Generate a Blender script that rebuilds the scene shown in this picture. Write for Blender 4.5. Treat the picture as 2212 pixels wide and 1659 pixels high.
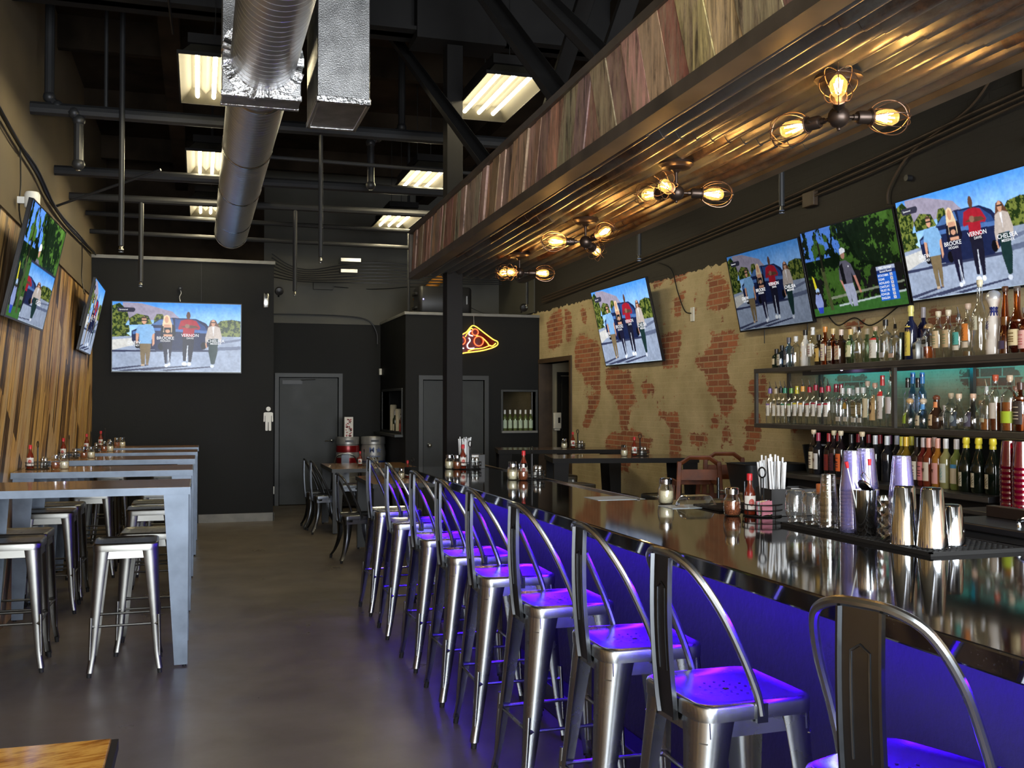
import bpy, math, random
import numpy as np
from mathutils import Vector, Matrix, Euler
random.seed(7); np.random.seed(7)
for o in list(bpy.data.objects): bpy.data.objects.remove(o, do_unlink=True)
SC = bpy.context.scene; COL = SC.collection; PI = math.pi

# ------------------------------------------------------------ camera, world, exposure
F_PX = 2200.0; YAW = math.atan(676/2200.0); PITCH = math.atan(42.5/2200.0)
cam = bpy.data.cameras.new('camera'); cam.sensor_width = 36; cam.lens = 36*F_PX/2212; cam.clip_start = .05
co = bpy.data.objects.new('camera', cam); COL.objects.link(co)
co.location = (0, 0, 1.56); co.rotation_euler = (PI/2+PITCH, 0, -YAW); SC.camera = co
SC.view_settings.view_transform = 'Standard'; SC.view_settings.look = 'None'
SC.view_settings.gamma = 1; SC.view_settings.use_curve_mapping = False
SC.view_settings.exposure = 1.0
w = bpy.data.worlds.new('world'); SC.world = w; w.use_nodes = True
w.node_tree.nodes['Background'].inputs[0].default_value = (.75, .85, 1, 1)
w.node_tree.nodes['Background'].inputs[1].default_value = 1.2
# daylight through the three storefront windows behind the camera
def area(name, loc, size, power, col, rot):
    l = bpy.data.lights.new(name, 'AREA'); l.shape = 'RECTANGLE'; l.size, l.size_y = size; l.energy = power; l.color = col
    o = bpy.data.objects.new(name, l); COL.objects.link(o); o.location = loc; o.rotation_euler = rot; return o
WIN = [(-.62, .66), (.90, .66), (2.42, .66), (3.85, .58)]
for i, (x, hw) in enumerate(WIN):
    area('daylight', (x, -2.52, 1.95), (hw*1.95, 3.0), (110, 130, 140, 130)[i], (.93, .97, 1), (PI/2, 0, 0))

# ------------------------------------------------------------ materials
MT = {}
def nt(m): return m.node_tree.nodes, m.node_tree.links
def mat(name, col=(.5,.5,.5), rough=.5, metal=0, emis=None, es=1, spec=.5, trans=0, coat=0, attr=False, bump=0, bscale=40, var=0, vscale=6, ior=1.45):
    m = bpy.data.materials.new(name); m.use_nodes = True; N, L = nt(m); b = N['Principled BSDF']
    b.inputs['Base Color'].default_value = (*col, 1); b.inputs['Roughness'].default_value = rough
    b.inputs['Metallic'].default_value = metal; b.inputs['Specular IOR Level'].default_value = spec
    b.inputs['Transmission Weight'].default_value = trans; b.inputs['Coat Weight'].default_value = coat; b.inputs['Coat Roughness'].default_value = .06
    b.inputs['IOR'].default_value = ior
    src = None
    if attr:
        a = N.new('ShaderNodeAttribute'); a.attribute_name = 'Col'; src = a.outputs['Color']; L.new(src, b.inputs['Base Color'])
    if var:
        tc = N.new('ShaderNodeTexCoord'); nz = N.new('ShaderNodeTexNoise'); nz.inputs['Scale'].default_value = vscale; nz.inputs['Detail'].default_value = 6
        L.new(tc.outputs['Object'], nz.inputs['Vector']); mr = N.new('ShaderNodeMapRange'); mr.inputs['To Min'].default_value = 1-var; mr.inputs['To Max'].default_value = 1+var
        mr.inputs['From Min'].default_value = .3; mr.inputs['From Max'].default_value = .7
        L.new(nz.outputs['Fac'], mr.inputs['Value']); mx = N.new('ShaderNodeMix'); mx.data_type = 'RGBA'; mx.blend_type = 'MULTIPLY'; mx.inputs[0].default_value = 1
        if src: L.new(src, mx.inputs[6])
        else: mx.inputs[6].default_value = (*col, 1)
        L.new(mr.outputs[0], mx.inputs[7]); L.new(mx.outputs[2], b.inputs['Base Color'])
        mr2 = N.new('ShaderNodeMapRange'); mr2.inputs['To Min'].default_value = max(.03, rough-.08); mr2.inputs['To Max'].default_value = rough+.1
        L.new(nz.outputs['Fac'], mr2.inputs['Value']); L.new(mr2.outputs[0], b.inputs['Roughness'])
    if bump:
        tc = N.new('ShaderNodeTexCoord'); nz = N.new('ShaderNodeTexNoise'); nz.inputs['Scale'].default_value = bscale; nz.inputs['Detail'].default_value = 4
        L.new(tc.outputs['Object'], nz.inputs['Vector']); bp = N.new('ShaderNodeBump'); bp.inputs['Strength'].default_value = bump; bp.inputs['Distance'].default_value = .01
        L.new(nz.outputs['Fac'], bp.inputs['Height']); L.new(bp.outputs[0], b.inputs['Normal'])
    if emis:
        b.inputs['Emission Color'].default_value = (*emis, 1); b.inputs['Emission Strength'].default_value = es
    MT[name] = m; return m
def glass(name, tint, gloss=.12, rough=.02, body=0.0, bodycol=(1,1,1)):
    m = bpy.data.materials.new(name); m.use_nodes = True; N, L = nt(m); N.clear()
    o = N.new('ShaderNodeOutputMaterial'); t = N.new('ShaderNodeBsdfTransparent'); t.inputs[0].default_value = (*tint, 1)
    g = N.new('ShaderNodeBsdfGlossy'); g.inputs['Roughness'].default_value = rough; g.inputs[0].default_value = (1,1,1,1)
    lw = N.new('ShaderNodeLayerWeight'); lw.inputs[0].default_value = .5
    mr = N.new('ShaderNodeMapRange'); mr.inputs['To Min'].default_value = gloss; mr.inputs['To Max'].default_value = .95; mr.inputs['From Min'].default_value = .15; mr.inputs['From Max'].default_value = 1
    L.new(lw.outputs['Facing'], mr.inputs['Value']); mx = N.new('ShaderNodeMixShader')
    L.new(mr.outputs[0], mx.inputs[0]); last = t.outputs[0]
    if body:
        d = N.new('ShaderNodeBsdfDiffuse'); d.inputs[0].default_value = (*bodycol, 1); m2 = N.new('ShaderNodeMixShader'); m2.inputs[0].default_value = body
        L.new(t.outputs[0], m2.inputs[1]); L.new(d.outputs[0], m2.inputs[2]); last = m2.outputs[0]
    L.new(last, mx.inputs[1]); L.new(g.outputs[0], mx.inputs[2]); L.new(mx.outputs[0], o.inputs[0]); MT[name] = m; return m
def emit(name, col, s):
    m = bpy.data.materials.new(name); m.use_nodes = True; N, L = nt(m); N.clear()
    o = N.new('ShaderNodeOutputMaterial'); e = N.new('ShaderNodeEmission'); e.inputs[0].default_value = (*col, 1); e.inputs[1].default_value = s
    L.new(e.outputs[0], o.inputs[0]); MT[name] = m; return m

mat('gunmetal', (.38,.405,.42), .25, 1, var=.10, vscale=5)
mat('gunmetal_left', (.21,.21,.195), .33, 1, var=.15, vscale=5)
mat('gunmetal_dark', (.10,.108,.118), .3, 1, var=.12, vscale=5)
mat('table_steel', (.12,.145,.18), .40, .8, var=.25, vscale=7)
mat('black_paint', (.0125,.0130,.0130), .6, spec=.2, var=.15, vscale=2, bump=.1, bscale=60)
mat('grey_paint', (.085,.082,.068), .6, var=.12, vscale=2)
mat('brown_paint', (.125,.096,.055), .75, var=.15, vscale=1.5)
mat('ceiling_black', (.03,.022,.015), .95, spec=.1, var=.5, vscale=2)
mat('steel_beam', (.013,.0125,.0125), .7, .0, spec=.2, var=.2, vscale=4)
mat('pipe_black', (.03,.031,.033), .42, .3)
mat('cap_grey', (.22,.22,.21), .5, var=.2)
mat('beige_paint', (.40,.36,.25), .6)
mat('hall_door', (.012,.012,.011), .4)
mat('door_grey', (.024,.028,.028), .5, .0, var=.35, vscale=3)
mat('frame_grey', (.04,.044,.046), .45)
mat('brown_frame', (.055,.035,.02), .5, var=.3)
mat('duct', (.62,.63,.64), .26, 1, var=.25, vscale=4)
mat('duct_flat', (.42,.42,.42), .42, 1, var=.3, vscale=7, bump=.3, bscale=120)
mat('foil', (.75,.75,.75), .3, 1, bump=1, bscale=45)
mat('black_plastic', (.012,.012,.013), .4)
mat('black_wire', (.015,.015,.015), .45, .3)
mat('tv_bezel', (.01,.01,.012), .3)
mat('panel_charcoal', (.042,.042,.055), .5, spec=.3, bump=.35, bscale=28)
mat('rubber', (.01,.01,.01), .7)
mat('chrome', (.70,.74,.78), .09, 1)
mat('chrome_dull', (.5,.5,.48), .25, 1)
mat('bronze', (.075,.055,.045), .38, .85)
mat('cage', (.20,.13,.095), .35, .9)
mat('white_plastic', (.75,.75,.70), .35)
mat('white_paper', (.82,.84,.85), .6)
mat('straw_white', (.80,.83,.85), .5)
mat('blue_paper', (.50,.60,.68), .6)
mat('red_plastic', (.55,.02,.03), .35)
mat('hot_sauce', (.15,.018,.006), .2, coat=.6)
mat('parmesan', (.75,.68,.48), .7, bump=.5, bscale=200)
mat('pepper_flakes', (.32,.09,.03), .7, attr=False, var=.7, vscale=220, bump=1, bscale=300)
mat('salt', (.8,.8,.78), .6)
mat('pepper', (.05,.045,.04), .7)
mat('pink_packets', (.75,.28,.38), .6)
mat('yellow_packets', (.75,.6,.25), .6)
mat('print', attr=True, rough=.45)
mat('painted', attr=True, rough=.3, coat=.2)
mat('metal_cap', attr=True, rough=.3, metal=.55)
mat('dark_bottle', attr=True, rough=.08, coat=.5)
mat('liquid', attr=True, rough=.1, coat=1)
mat('wood_red', (.12,.034,.012), .5, spec=.25, var=.4, vscale=12)
mat('keg_steel', (.36,.355,.34), .42, .6, var=.2, vscale=8)
mat('keg_red', (.22,.01,.012), .25, .3)
mat('keg_blue', (.015,.04,.16), .35)
mat('reflector', (.016,.0138,.008), .8, .0, var=.35, vscale=10)
mat('galv', (.16,.16,.16), .5, .3)
mat('led_dark', (.02,.02,.03), .4)
glass('clear_glass', (.95,.97,.96), .10)
glass('green_glass', (.55,.75,.6), .12)
glass('blue_glass', (.4,.6,.85), .12)
glass('frosted', (.8,.85,.85), .1, .35, .25, (.7,.75,.75))
glass('amber_glass', (.6,.28,.08), .12)
glass('tumbler_violet', (.86,.85,1), .10, .06, .16, (.45,.45,.95))
glass('tumbler_red', (.7,.02,.10), .10, .08, .4, (.22,.0,.03))
glass('bulb_glass', (1,.86,.55), .06)
glass('acrylic', (.85,.35,.3), .06, .05, .3, (.25,.03,.02))
m = glass('bulb_glow', (1,.85,.5), .06); N, L = nt(m); o = [n for n in N if n.type == 'OUTPUT_MATERIAL'][0]; last = o.inputs[0].links[0].from_socket; e = N.new('ShaderNodeEmission'); e.inputs[0].default_value = (1,.52,.13,1); e.inputs[1].default_value = .35; ad = N.new('ShaderNodeAddShader'); L.new(last, ad.inputs[0]); L.new(e.outputs[0], ad.inputs[1]); L.new(ad.outputs[0], o.inputs[0])
emit('tube', (1,.86,.54), 38); emit('filament', (1,.60,.25), 110); emit('caption', (.95,.97,1), .52)
emit('led_purple', (.055,.003,1), 68); emit('led_teal', (.0,.50,.72), 9); emit('led_violet_dot', (.5,.4,1), 20)
emit('neon_yellow', (1,.55,.06), 1.6); emit('neon_red', (1,.12,.04), 1.6); emit('neon_white', (1,.85,.8), 1.7)
emit('tiny_blue', (.25,.2,1), 12)

def nodes_mat(name):
    m = bpy.data.materials.new(name); m.use_nodes = True; MT[name] = m; N, L = nt(m); return m, N, L, N['Principled BSDF']
def ramp(N, pts):
    r = N.new('ShaderNodeValToRGB'); e = r.color_ramp.elements
    e[0].position, e[0].color = pts[0][0], (*pts[0][1], 1); e[1].position, e[1].color = pts[-1][0], (*pts[-1][1], 1)
    for p, c in pts[1:-1]:
        q = e.new(p); q.color = (*c, 1)
    return r
def mixc(N, L, f, a, b, bt='MIX'):
    x = N.new('ShaderNodeMix'); x.data_type = 'RGBA'; x.blend_type = bt
    for s, v in ((0, f), (6, a), (7, b)):
        if hasattr(v, 'links'): L.new(v, x.inputs[s])
        elif isinstance(v, tuple): x.inputs[s].default_value = (*v, 1)
        else: x.inputs[s].default_value = v
    return x.outputs[2]
def noise(N, L, vec, scale, detail=5, rough=.55, dist=0):
    n = N.new('ShaderNodeTexNoise'); n.inputs['Scale'].default_value = scale; n.inputs['Detail'].default_value = detail; n.inputs['Roughness'].default_value = rough; n.inputs['Distortion'].default_value = dist
    L.new(vec, n.inputs['Vector']); return n.outputs['Fac']
def mapping(N, L, vec, rot=(0,0,0), scale=(1,1,1), loc=(0,0,0)):
    m = N.new('ShaderNodeMapping'); m.inputs['Rotation'].default_value = rot; m.inputs['Scale'].default_value = scale; m.inputs['Location'].default_value = loc
    L.new(vec, m.inputs['Vector']); return m.outputs[0]
def mrange(N, L, v, a, b, c, d):
    r = N.new('ShaderNodeMapRange'); L.new(v, r.inputs['Value'])
    for k, x in zip(('From Min','From Max','To Min','To Max'), (a,b,c,d)): r.inputs[k].default_value = x
    return r.outputs[0]
def math_(N, L, op, a, b=None):
    r = N.new('ShaderNodeMath'); r.operation = op
    for i, v in enumerate((a, b)):
        if v is None: continue
        if hasattr(v, 'links'): L.new(v, r.inputs[i])
        else: r.inputs[i].default_value = v
    return r.outputs[0]

# floor: worn sealed concrete
m, N, L, B = nodes_mat('floor_concrete'); tc = N.new('ShaderNodeTexCoord'); v = tc.outputs['Object']
n1 = noise(N, L, v, .9, 6); r = ramp(N, [(.25, (.105,.086,.066)), (.6, (.15,.125,.096)), (.8, (.19,.16,.125))]); L.new(n1, r.inputs[0])
n2 = noise(N, L, v, 40, 3); L.new(mixc(N, L, .25, r.outputs[0], mixc(N, L, n2, (.03,.03,.03), (.1,.09,.08))), B.inputs['Base Color'])
L.new(mrange(N, L, noise(N, L, v, 2.2, 6), .3, .7, .26, .44), B.inputs['Roughness'])
bp = N.new('ShaderNodeBump'); bp.inputs['Strength'].default_value = .06; L.new(noise(N, L, v, 6, 5), bp.inputs['Height']); L.new(bp.outputs[0], B.inputs['Normal'])
# brick wall with remains of plaster, painted brown above
m, N, L, B = nodes_mat('brick_plaster'); tc = N.new('ShaderNodeTexCoord'); sx = N.new('ShaderNodeSeparateXYZ'); L.new(tc.outputs['Object'], sx.inputs[0])
cb = N.new('ShaderNodeCombineXYZ'); L.new(sx.outputs[1], cb.inputs[0]); L.new(sx.outputs[2], cb.inputs[1]); v = cb.outputs[0]
br = N.new('ShaderNodeTexBrick'); L.new(v, br.inputs['Vector']); br.inputs['Scale'].default_value = 1
br.inputs['Brick Width'].default_value = .188; br.inputs['Row Height'].default_value = .0595; br.inputs['Mortar Size'].default_value = .006; br.inputs['Mortar Smooth'].default_value = .25
br.inputs['Color1'].default_value = (.46,.15,.065,1); br.inputs['Color2'].default_value = (.20,.065,.035,1); br.inputs['Mortar'].default_value = (.40,.30,.18,1); br.inputs['Bias'].default_value = -.1
bc = mixc(N, L, mrange(N, L, noise(N, L, v, 3, 5), .35, .65, 0, .35), br.outputs['Color'], (.30,.12,.07)); bc = mixc(N, L, br.outputs['Fac'], bc, (.44,.33,.20))
bc = mixc(N, L, mrange(N, L, noise(N, L, v, 60, 4), .35, .75, 0, .35), bc, (.05,.03,.022))
pc = mixc(N, L, mrange(N, L, noise(N, L, v, 2.0, 6), .3, .7, 0, 1), (.56,.47,.29), (.34,.28,.15))
pc = mixc(N, L, mrange(N, L, noise(N, L, v, 55, 4), .55, .8, 0, .4), pc, (.09,.07,.045))
pc = mixc(N, L, math_(N, L, 'MULTIPLY', br.outputs['Fac'], .13), pc, (.62,.53,.33))
at = N.new('ShaderNodeAttribute'); at.attribute_name = 'brick'
e0 = math_(N, L, 'ADD', at.outputs['Fac'], mrange(N, L, noise(N, L, mapping(N, L, v, scale=(1.6,.55,1)), 2.6, 3, .5), .62, .72, 0, .45))
e = math_(N, L, 'ADD', e0, mrange(N, L, noise(N, L, v, 7, 10, .8), .25, .75, -.72, .72))
e = math_(N, L, 'ADD', e, mrange(N, L, noise(N, L, mapping(N, L, v, scale=(1,3.2,1)), 9, 4, .65), .3, .7, -.28, .28))
e2 = mrange(N, L, e, .40, .45, 0, 1)
wall = mixc(N, L, e2, pc, bc)
top = math_(N, L, 'ADD', sx.outputs[2], mrange(N, L, noise(N, L, v, 7, 5), .3, .7, -.03, .03))
tm = mrange(N, L, top, 2.875, 2.88, 0, 1)
L.new(mixc(N, L, tm, wall, (.014,.011,.007)), B.inputs['Base Color']); B.inputs['Roughness'].default_value = .75
hb = math_(N, L, 'ADD', math_(N, L, 'MULTIPLY', math_(N, L, 'SUBTRACT', 1, br.outputs['Fac']), math_(N, L, 'ADD', .25, e2)), math_(N, L, 'MULTIPLY', math_(N, L, 'SUBTRACT', 1, e2), .8))
bp = N.new('ShaderNodeBump'); bp.inputs['Strength'].default_value = .6; bp.inputs['Distance'].default_value = .006; L.new(hb, bp.inputs['Height']); L.new(bp.outputs[0], B.inputs['Normal'])
# plain bottle-wall / generic wood shaders
def wood(name, stops, rot=0, plane='yz', scale=1, rough=.45, coat=0, plank=.13, length=2.2, grain=(1.2, 14), spread=.6):
    m, N, L, B = nodes_mat(name); tc = N.new('ShaderNodeTexCoord'); sx = N.new('ShaderNodeSeparateXYZ'); L.new(tc.outputs['Object'], sx.inputs[0])
    cb = N.new('ShaderNodeCombineXYZ'); i, j = {'yz': (1, 2), 'xy': (0, 1), 'xz': (0, 2)}[plane]
    L.new(sx.outputs[i], cb.inputs[0]); L.new(sx.outputs[j], cb.inputs[1])
    v = mapping(N, L, cb.outputs[0], rot=(0, 0, rot))
    br = N.new('ShaderNodeTexBrick'); L.new(v, br.inputs['Vector']); br.inputs['Brick Width'].default_value = length; br.inputs['Row Height'].default_value = plank
    br.inputs['Mortar Size'].default_value = .002; br.inputs['Color1'].default_value = (0,0,0,1); br.inputs['Color2'].default_value = (1,1,1,1); br.inputs['Mortar'].default_value = (.5,.5,.5,1); br.inputs['Scale'].default_value = 1
    off = N.new('ShaderNodeVectorMath'); off.operation = 'ADD'; L.new(v, off.inputs[0]); s2 = N.new('ShaderNodeVectorMath'); s2.operation = 'SCALE'; s2.inputs['Scale'].default_value = 9; L.new(br.outputs['Color'], s2.inputs[0]); L.new(s2.outputs[0], off.inputs[1])
    g = noise(N, L, mapping(N, L, off.outputs[0], scale=(grain[0]*scale, grain[1]*scale, 1)), 1, 8, .65, .6)
    g2 = noise(N, L, mapping(N, L, off.outputs[0], scale=(grain[0]*4*scale, grain[1]*7*scale, 1)), 1, 4, .6, .3)
    f = math_(N, L, 'ADD', math_(N, L, 'MULTIPLY', g, .75), math_(N, L, 'MULTIPLY', g2, .25))
    f = math_(N, L, 'ADD', f, math_(N, L, 'MULTIPLY', math_(N, L, 'SUBTRACT', br.outputs['Color'], .5), .16*spread/.6))
    r = ramp(N, stops); L.new(mrange(N, L, f, .3, .72, 0, 1), r.inputs[0])
    c = mixc(N, L, br.outputs['Fac'], r.outputs[0], (.01,.008,.005)); L.new(c, B.inputs['Base Color'])
    B.inputs['Roughness'].default_value = rough; B.inputs['Coat Weight'].default_value = coat; B.inputs['Coat Roughness'].default_value = .08
    bp = N.new('ShaderNodeBump'); bp.inputs['Strength'].default_value = .2; bp.inputs['Distance'].default_value = .004; L.new(f, bp.inputs['Height']); L.new(bp.outputs[0], B.inputs['Normal'])
    return m
wood('wood_wall', [(0, (.03,.015,.006)), (.2, (.16,.08,.025)), (.38, (.55,.32,.10)), (.52, (.70,.45,.16)), (.64, (.36,.20,.075)), (.78, (.60,.45,.25)), (1, (.33,.15,.05))], rot=-math.radians(58), plank=.16, rough=.42, grain=(1.1, 17), spread=1.5)
wood('table_wood', [(0, (.07,.03,.012)), (.4, (.22,.115,.045)), (.7, (.36,.21,.09)), (1, (.44,.30,.15))], plane='xy', plank=.65, length=3, rough=.22, coat=.5, grain=(1, 16))
wood('osb_wood', [(0, (.12,.035,.004)), (.3, (.50,.20,.025)), (.5, (.85,.46,.09)), (.7, (.45,.19,.03)), (1, (.95,.66,.24))], rot=math.radians(-18), plane='xy', plank=.5, length=3, rough=.15, coat=.8, grain=(4, 17))
wood('dark_wood_top', [(0, (.02,.011,.006)), (.5, (.075,.04,.02)), (1, (.17,.1,.05))], plane='xy', plank=.3, length=2.4, rough=.2, coat=.4, grain=(1, 14))
# reclaimed boards of the soffit fascia: board colour x grain along z
m, N, L, B = nodes_mat('barn_board'); tc = N.new('ShaderNodeTexCoord'); at = N.new('ShaderNodeAttribute'); at.attribute_name = 'Col'
sh = N.new('ShaderNodeVectorMath'); sh.operation = 'ADD'; L.new(tc.outputs['Object'], sh.inputs[0]); s2 = N.new('ShaderNodeVectorMath'); s2.operation = 'SCALE'; s2.inputs['Scale'].default_value = 13; L.new(at.outputs['Color'], s2.inputs[0]); L.new(s2.outputs[0], sh.inputs[1])
g = noise(N, L, mapping(N, L, sh.outputs[0], rot=(.28,0,0), scale=(3,26,3)), 1, 8, .7, .8); g3 = noise(N, L, mapping(N, L, sh.outputs[0], scale=(2,5,2)), 2, 6, .7)
c = mixc(N, L, mrange(N, L, g, .38, .62, .0, .95), at.outputs['Color'], mixc(N, L, mrange(N, L, g3, .4, .6, 0, 1), (.045,.03,.02), (.42,.31,.20)), 'MIX')
L.new(c, B.inputs['Base Color']); B.inputs['Roughness'].default_value = .6
bp = N.new('ShaderNodeBump'); bp.inputs['Strength'].default_value = .5; bp.inputs['Distance'].default_value = .004; L.new(g, bp.inputs['Height']); L.new(bp.outputs[0], B.inputs['Normal'])
# rusty galvanised corrugated sheet
m, N, L, B = nodes_mat('corrugated'); tc = N.new('ShaderNodeTexCoord'); v = tc.outputs['Object']
a = mrange(N, L, noise(N, L, mapping(N, L, v, scale=(9,1.1,1)), 1, 8, .7), .44, .56, 0, 1); b2 = mrange(N, L, noise(N, L, mapping(N, L, v, scale=(40,16,1)), 1, 6, .7), .45, .6, 0, 1)
at = N.new('ShaderNodeAttribute'); at.attribute_name = 'Col'
rust = mixc(N, L, b2, (.045,.016,.006), (.15,.065,.025)); zinc = mixc(N, L, noise(N, L, mapping(N, L, v, scale=(12,2,1)), 1, 5), (.06,.068,.075), (.22,.22,.20))
bl = mixc(N, L, math_(N, L, 'MULTIPLY', a, at.outputs['Fac']), zinc, rust); L.new(bl, B.inputs['Base Color'])
B.inputs['Metallic'].default_value = .5; B.inputs['Roughness'].default_value = .30
bp = N.new('ShaderNodeBump'); bp.inputs['Strength'].default_value = .2; bp.inputs['Distance'].default_value = .003; L.new(noise(N, L, v, 60, 4), bp.inputs['Height']); L.new(bp.outputs[0], B.inputs['Normal'])
# polished black granite with flecks
m, N, L, B = nodes_mat('granite'); tc = N.new('ShaderNodeTexCoord'); v = tc.outputs['Object']
f = mrange(N, L, noise(N, L, v, 160, 3, .7), .6, .72, 0, 1); L.new(mixc(N, L, f, (.006,.006,.007), (.045,.045,.05)), B.inputs['Base Color'])
B.inputs['Roughness'].default_value = .055; B.inputs['Specular IOR Level'].default_value = .85; B.inputs['IOR'].default_value = 1.6
# spiral duct with helical seam
m, N, L, B = nodes_mat('spiral'); tc = N.new('ShaderNodeTexCoord'); sx = N.new('ShaderNodeSeparateXYZ'); L.new(tc.outputs['Object'], sx.inputs[0])
w_ = math_(N, L, 'FRACT', math_(N, L, 'MULTIPLY', sx.outputs[1], 1/.075)); sm = mrange(N, L, math_(N, L, 'ABSOLUTE', math_(N, L, 'SUBTRACT', w_, .5)), 0, .09, 1, 0)
L.new(mixc(N, L, sm, (.62,.63,.65), (1,1,1)), B.inputs['Base Color']); B.inputs['Metallic'].default_value = 1
L.new(mrange(N, L, noise(N, L, v if False else tc.outputs['Object'], 5, 2), .3, .7, .34, .42), B.inputs['Roughness'])
bp = N.new('ShaderNodeBump'); bp.inputs['Strength'].default_value = 1; bp.inputs['Distance'].default_value = .006; L.new(sm, bp.inputs['Height']); L.new(bp.outputs[0], B.inputs['Normal'])
# screen: colours stored on the mesh
m = bpy.data.materials.new('screen'); m.use_nodes = True; MT['screen'] = m; N, L = nt(m); N.clear(); o = N.new('ShaderNodeOutputMaterial'); ad = N.new('ShaderNodeAddShader')
at = N.new('ShaderNodeAttribute'); at.attribute_name = 'Col'; e = N.new('ShaderNodeEmission'); e.inputs[1].default_value = .5; L.new(at.outputs['Color'], e.inputs[0])
g = N.new('ShaderNodeBsdfGlossy'); g.inputs[0].default_value = (.012,.012,.012,1); g.inputs['Roughness'].default_value = .12
L.new(e.outputs[0], ad.inputs[0]); L.new(g.outputs[0], ad.inputs[1]); L.new(ad.outputs[0], o.inputs[0])

# ------------------------------------------------------------ mesh builder
class MB:
    def __init__(s): s.v = []; s.f = []; s.c = []; s.col = (.5,.5,.5)
    def add(s, vs, fs, M=None):
        k = len(s.v)
        for p in vs: s.v.append(tuple(M @ Vector(p)) if M is not None else tuple(p))
        for f in fs: s.f.append(tuple(i+k for i in f)); s.c.append(s.col)
        return s
    def box(s, a, b, M=None):
        x0,y0,z0 = a; x1,y1,z1 = b
        return s.add([(x0,y0,z0),(x1,y0,z0),(x1,y1,z0),(x0,y1,z0),(x0,y0,z1),(x1,y0,z1),(x1,y1,z1),(x0,y1,z1)],
            [(0,3,2,1),(4,5,6,7),(0,1,5,4),(1,2,6,5),(2,3,7,6),(3,0,4,7)], M)
    def loft(s, rings, cap=True, closed=True, M=None):
        n = len(rings[0]); vs = [p for r in rings for p in r]; fs = []
        for i in range(len(rings)-1):
            for j in range(n if closed else n-1):
                k = (j+1) % n; fs.append((i*n+j, i*n+k, (i+1)*n+k, (i+1)*n+j))
        if cap and closed: fs.append(tuple(range(n-1,-1,-1))); fs.append(tuple((len(rings)-1)*n+j for j in range(n)))
        return s.add(vs, fs, M)
    def lathe(s, prof, n=20, M=None, sq=None, cap=True):
        rings = []
        for i, (r, z) in enumerate(prof):
            q = sq[i] if sq else 0; ring = []
            for j in range(n):
                a = 2*PI*j/n; c, d = math.cos(a), math.sin(a)
                if q: e = 2/(2+6*q); c = math.copysign(abs(c)**e, c); d = math.copysign(abs(d)**e, d); 
                ring.append((r*c, r*d, z))
            rings.append(ring)
        return s.loft(rings, cap, True, M)
    def cyl(s, p, q, r, r2=None, n=12, cap=True):
        p, q = Vector(p), Vector(q); d = q-p; R = d.to_track_quat('Z','Y').to_matrix().to_4x4(); R.translation = p
        return s.lathe([(r, 0), (r if r2 is None else r2, d.length)], n, R, cap=cap)
    def tube(s, pts, r, n=8, closed=False, flat=1.0, cap=True):
        P = [Vector(p) for p in pts]; m = len(P); rings = []; up = None
        for i in range(m):
            a = P[(i-1) % m] if (closed or i) else P[0]; b = P[(i+1) % m] if (closed or i < m-1) else P[-1]
            t = (b-a).normalized()
            if up is None: up = t.orthogonal().normalized()
            up = (up - t*up.dot(t)).normalized(); sd = t.cross(up); rr = r[i] if isinstance(r, (list, tuple)) else r
            rings.append([tuple(P[i] + (up*math.cos(2*PI*j/n) + sd*math.sin(2*PI*j/n)*flat)*rr) for j in range(n)])
        if closed: rings.append(rings[0]); return s.loft(rings, False)
        return s.loft(rings, cap)
    def prism(s, poly, z0, z1, M=None):
        n = len(poly); return s.add([(x,y,z0) for x,y in poly]+[(x,y,z1) for x,y in poly],
            [tuple(range(n-1,-1,-1)), tuple(range(n,2*n))]+[(i,(i+1)%n,n+(i+1)%n,n+i) for i in range(n)], M)
    def sphere(s, c, r, n=14, k=8, sc=(1,1,1)):
        M = Matrix.Translation(c) @ Matrix.Diagonal((*sc,1))
        return s.lathe([(max(1e-4,r*math.sin(PI*i/k)), -r*math.cos(PI*i/k)) for i in range(k+1)], n, M)
    def build(s, name, m, parent=None, smooth=None, bevel=0):
        me = bpy.data.meshes.new(name); me.from_pydata(s.v, [], s.f)
        ca = me.color_attributes.new('Col', 'FLOAT_COLOR', 'CORNER')
        arr = np.empty((len(me.loops), 4), dtype=np.float32); k = 0
        for f, c in zip(s.f, s.c): arr[k:k+len(f), :3] = c; k += len(f)
        arr[:, 3] = 1; ca.data.foreach_set('color', arr.ravel())
        me.materials.append(MT[m] if isinstance(m, str) else m)
        o = bpy.data.objects.new(name, me); COL.objects.link(o)
        if parent: o.parent = parent
        if smooth is not False:
            me.polygons.foreach_set('use_smooth', [True]*len(me.polygons)); me.set_sharp_from_angle(angle=math.radians(smooth or 35))
        if bevel:
            bm_ = o.modifiers.new('bevel', 'BEVEL'); bm_.width = bevel; bm_.segments = 2; bm_.limit_method = 'ANGLE'; bm_.angle_limit = math.radians(40)
        return o
def tag(o, label, cat, group=None, kind=None):
    o['label'] = label; o['category'] = cat
    if group: o['group'] = group
    if kind: o['kind'] = kind
    return o
def T(name, label, cat, loc=(0,0,0), rz=0, group=None, rx=0, ry=0):
    o = bpy.data.objects.new(name, None); COL.objects.link(o); o.empty_display_size = .05
    o.location = loc; o.rotation_euler = (rx, ry, rz); return tag(o, label, cat, group)
def S(o): o['kind'] = 'structure'; return o
def dup(root, loc, rz=0, label=None, group=None, sc=None):
    r = root.copy(); COL.objects.link(r); r.location = loc; r.rotation_euler = (root.rotation_euler.x, root.rotation_euler.y, rz)
    if label: r['label'] = label
    if group: r['group'] = group
    if sc: r.scale = sc
    for ch in list(root.children):
        c = ch.copy(); COL.objects.link(c); c.parent = r
        for g in list(ch.children):
            d = g.copy(); COL.objects.link(d); d.parent = c
    return r
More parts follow.
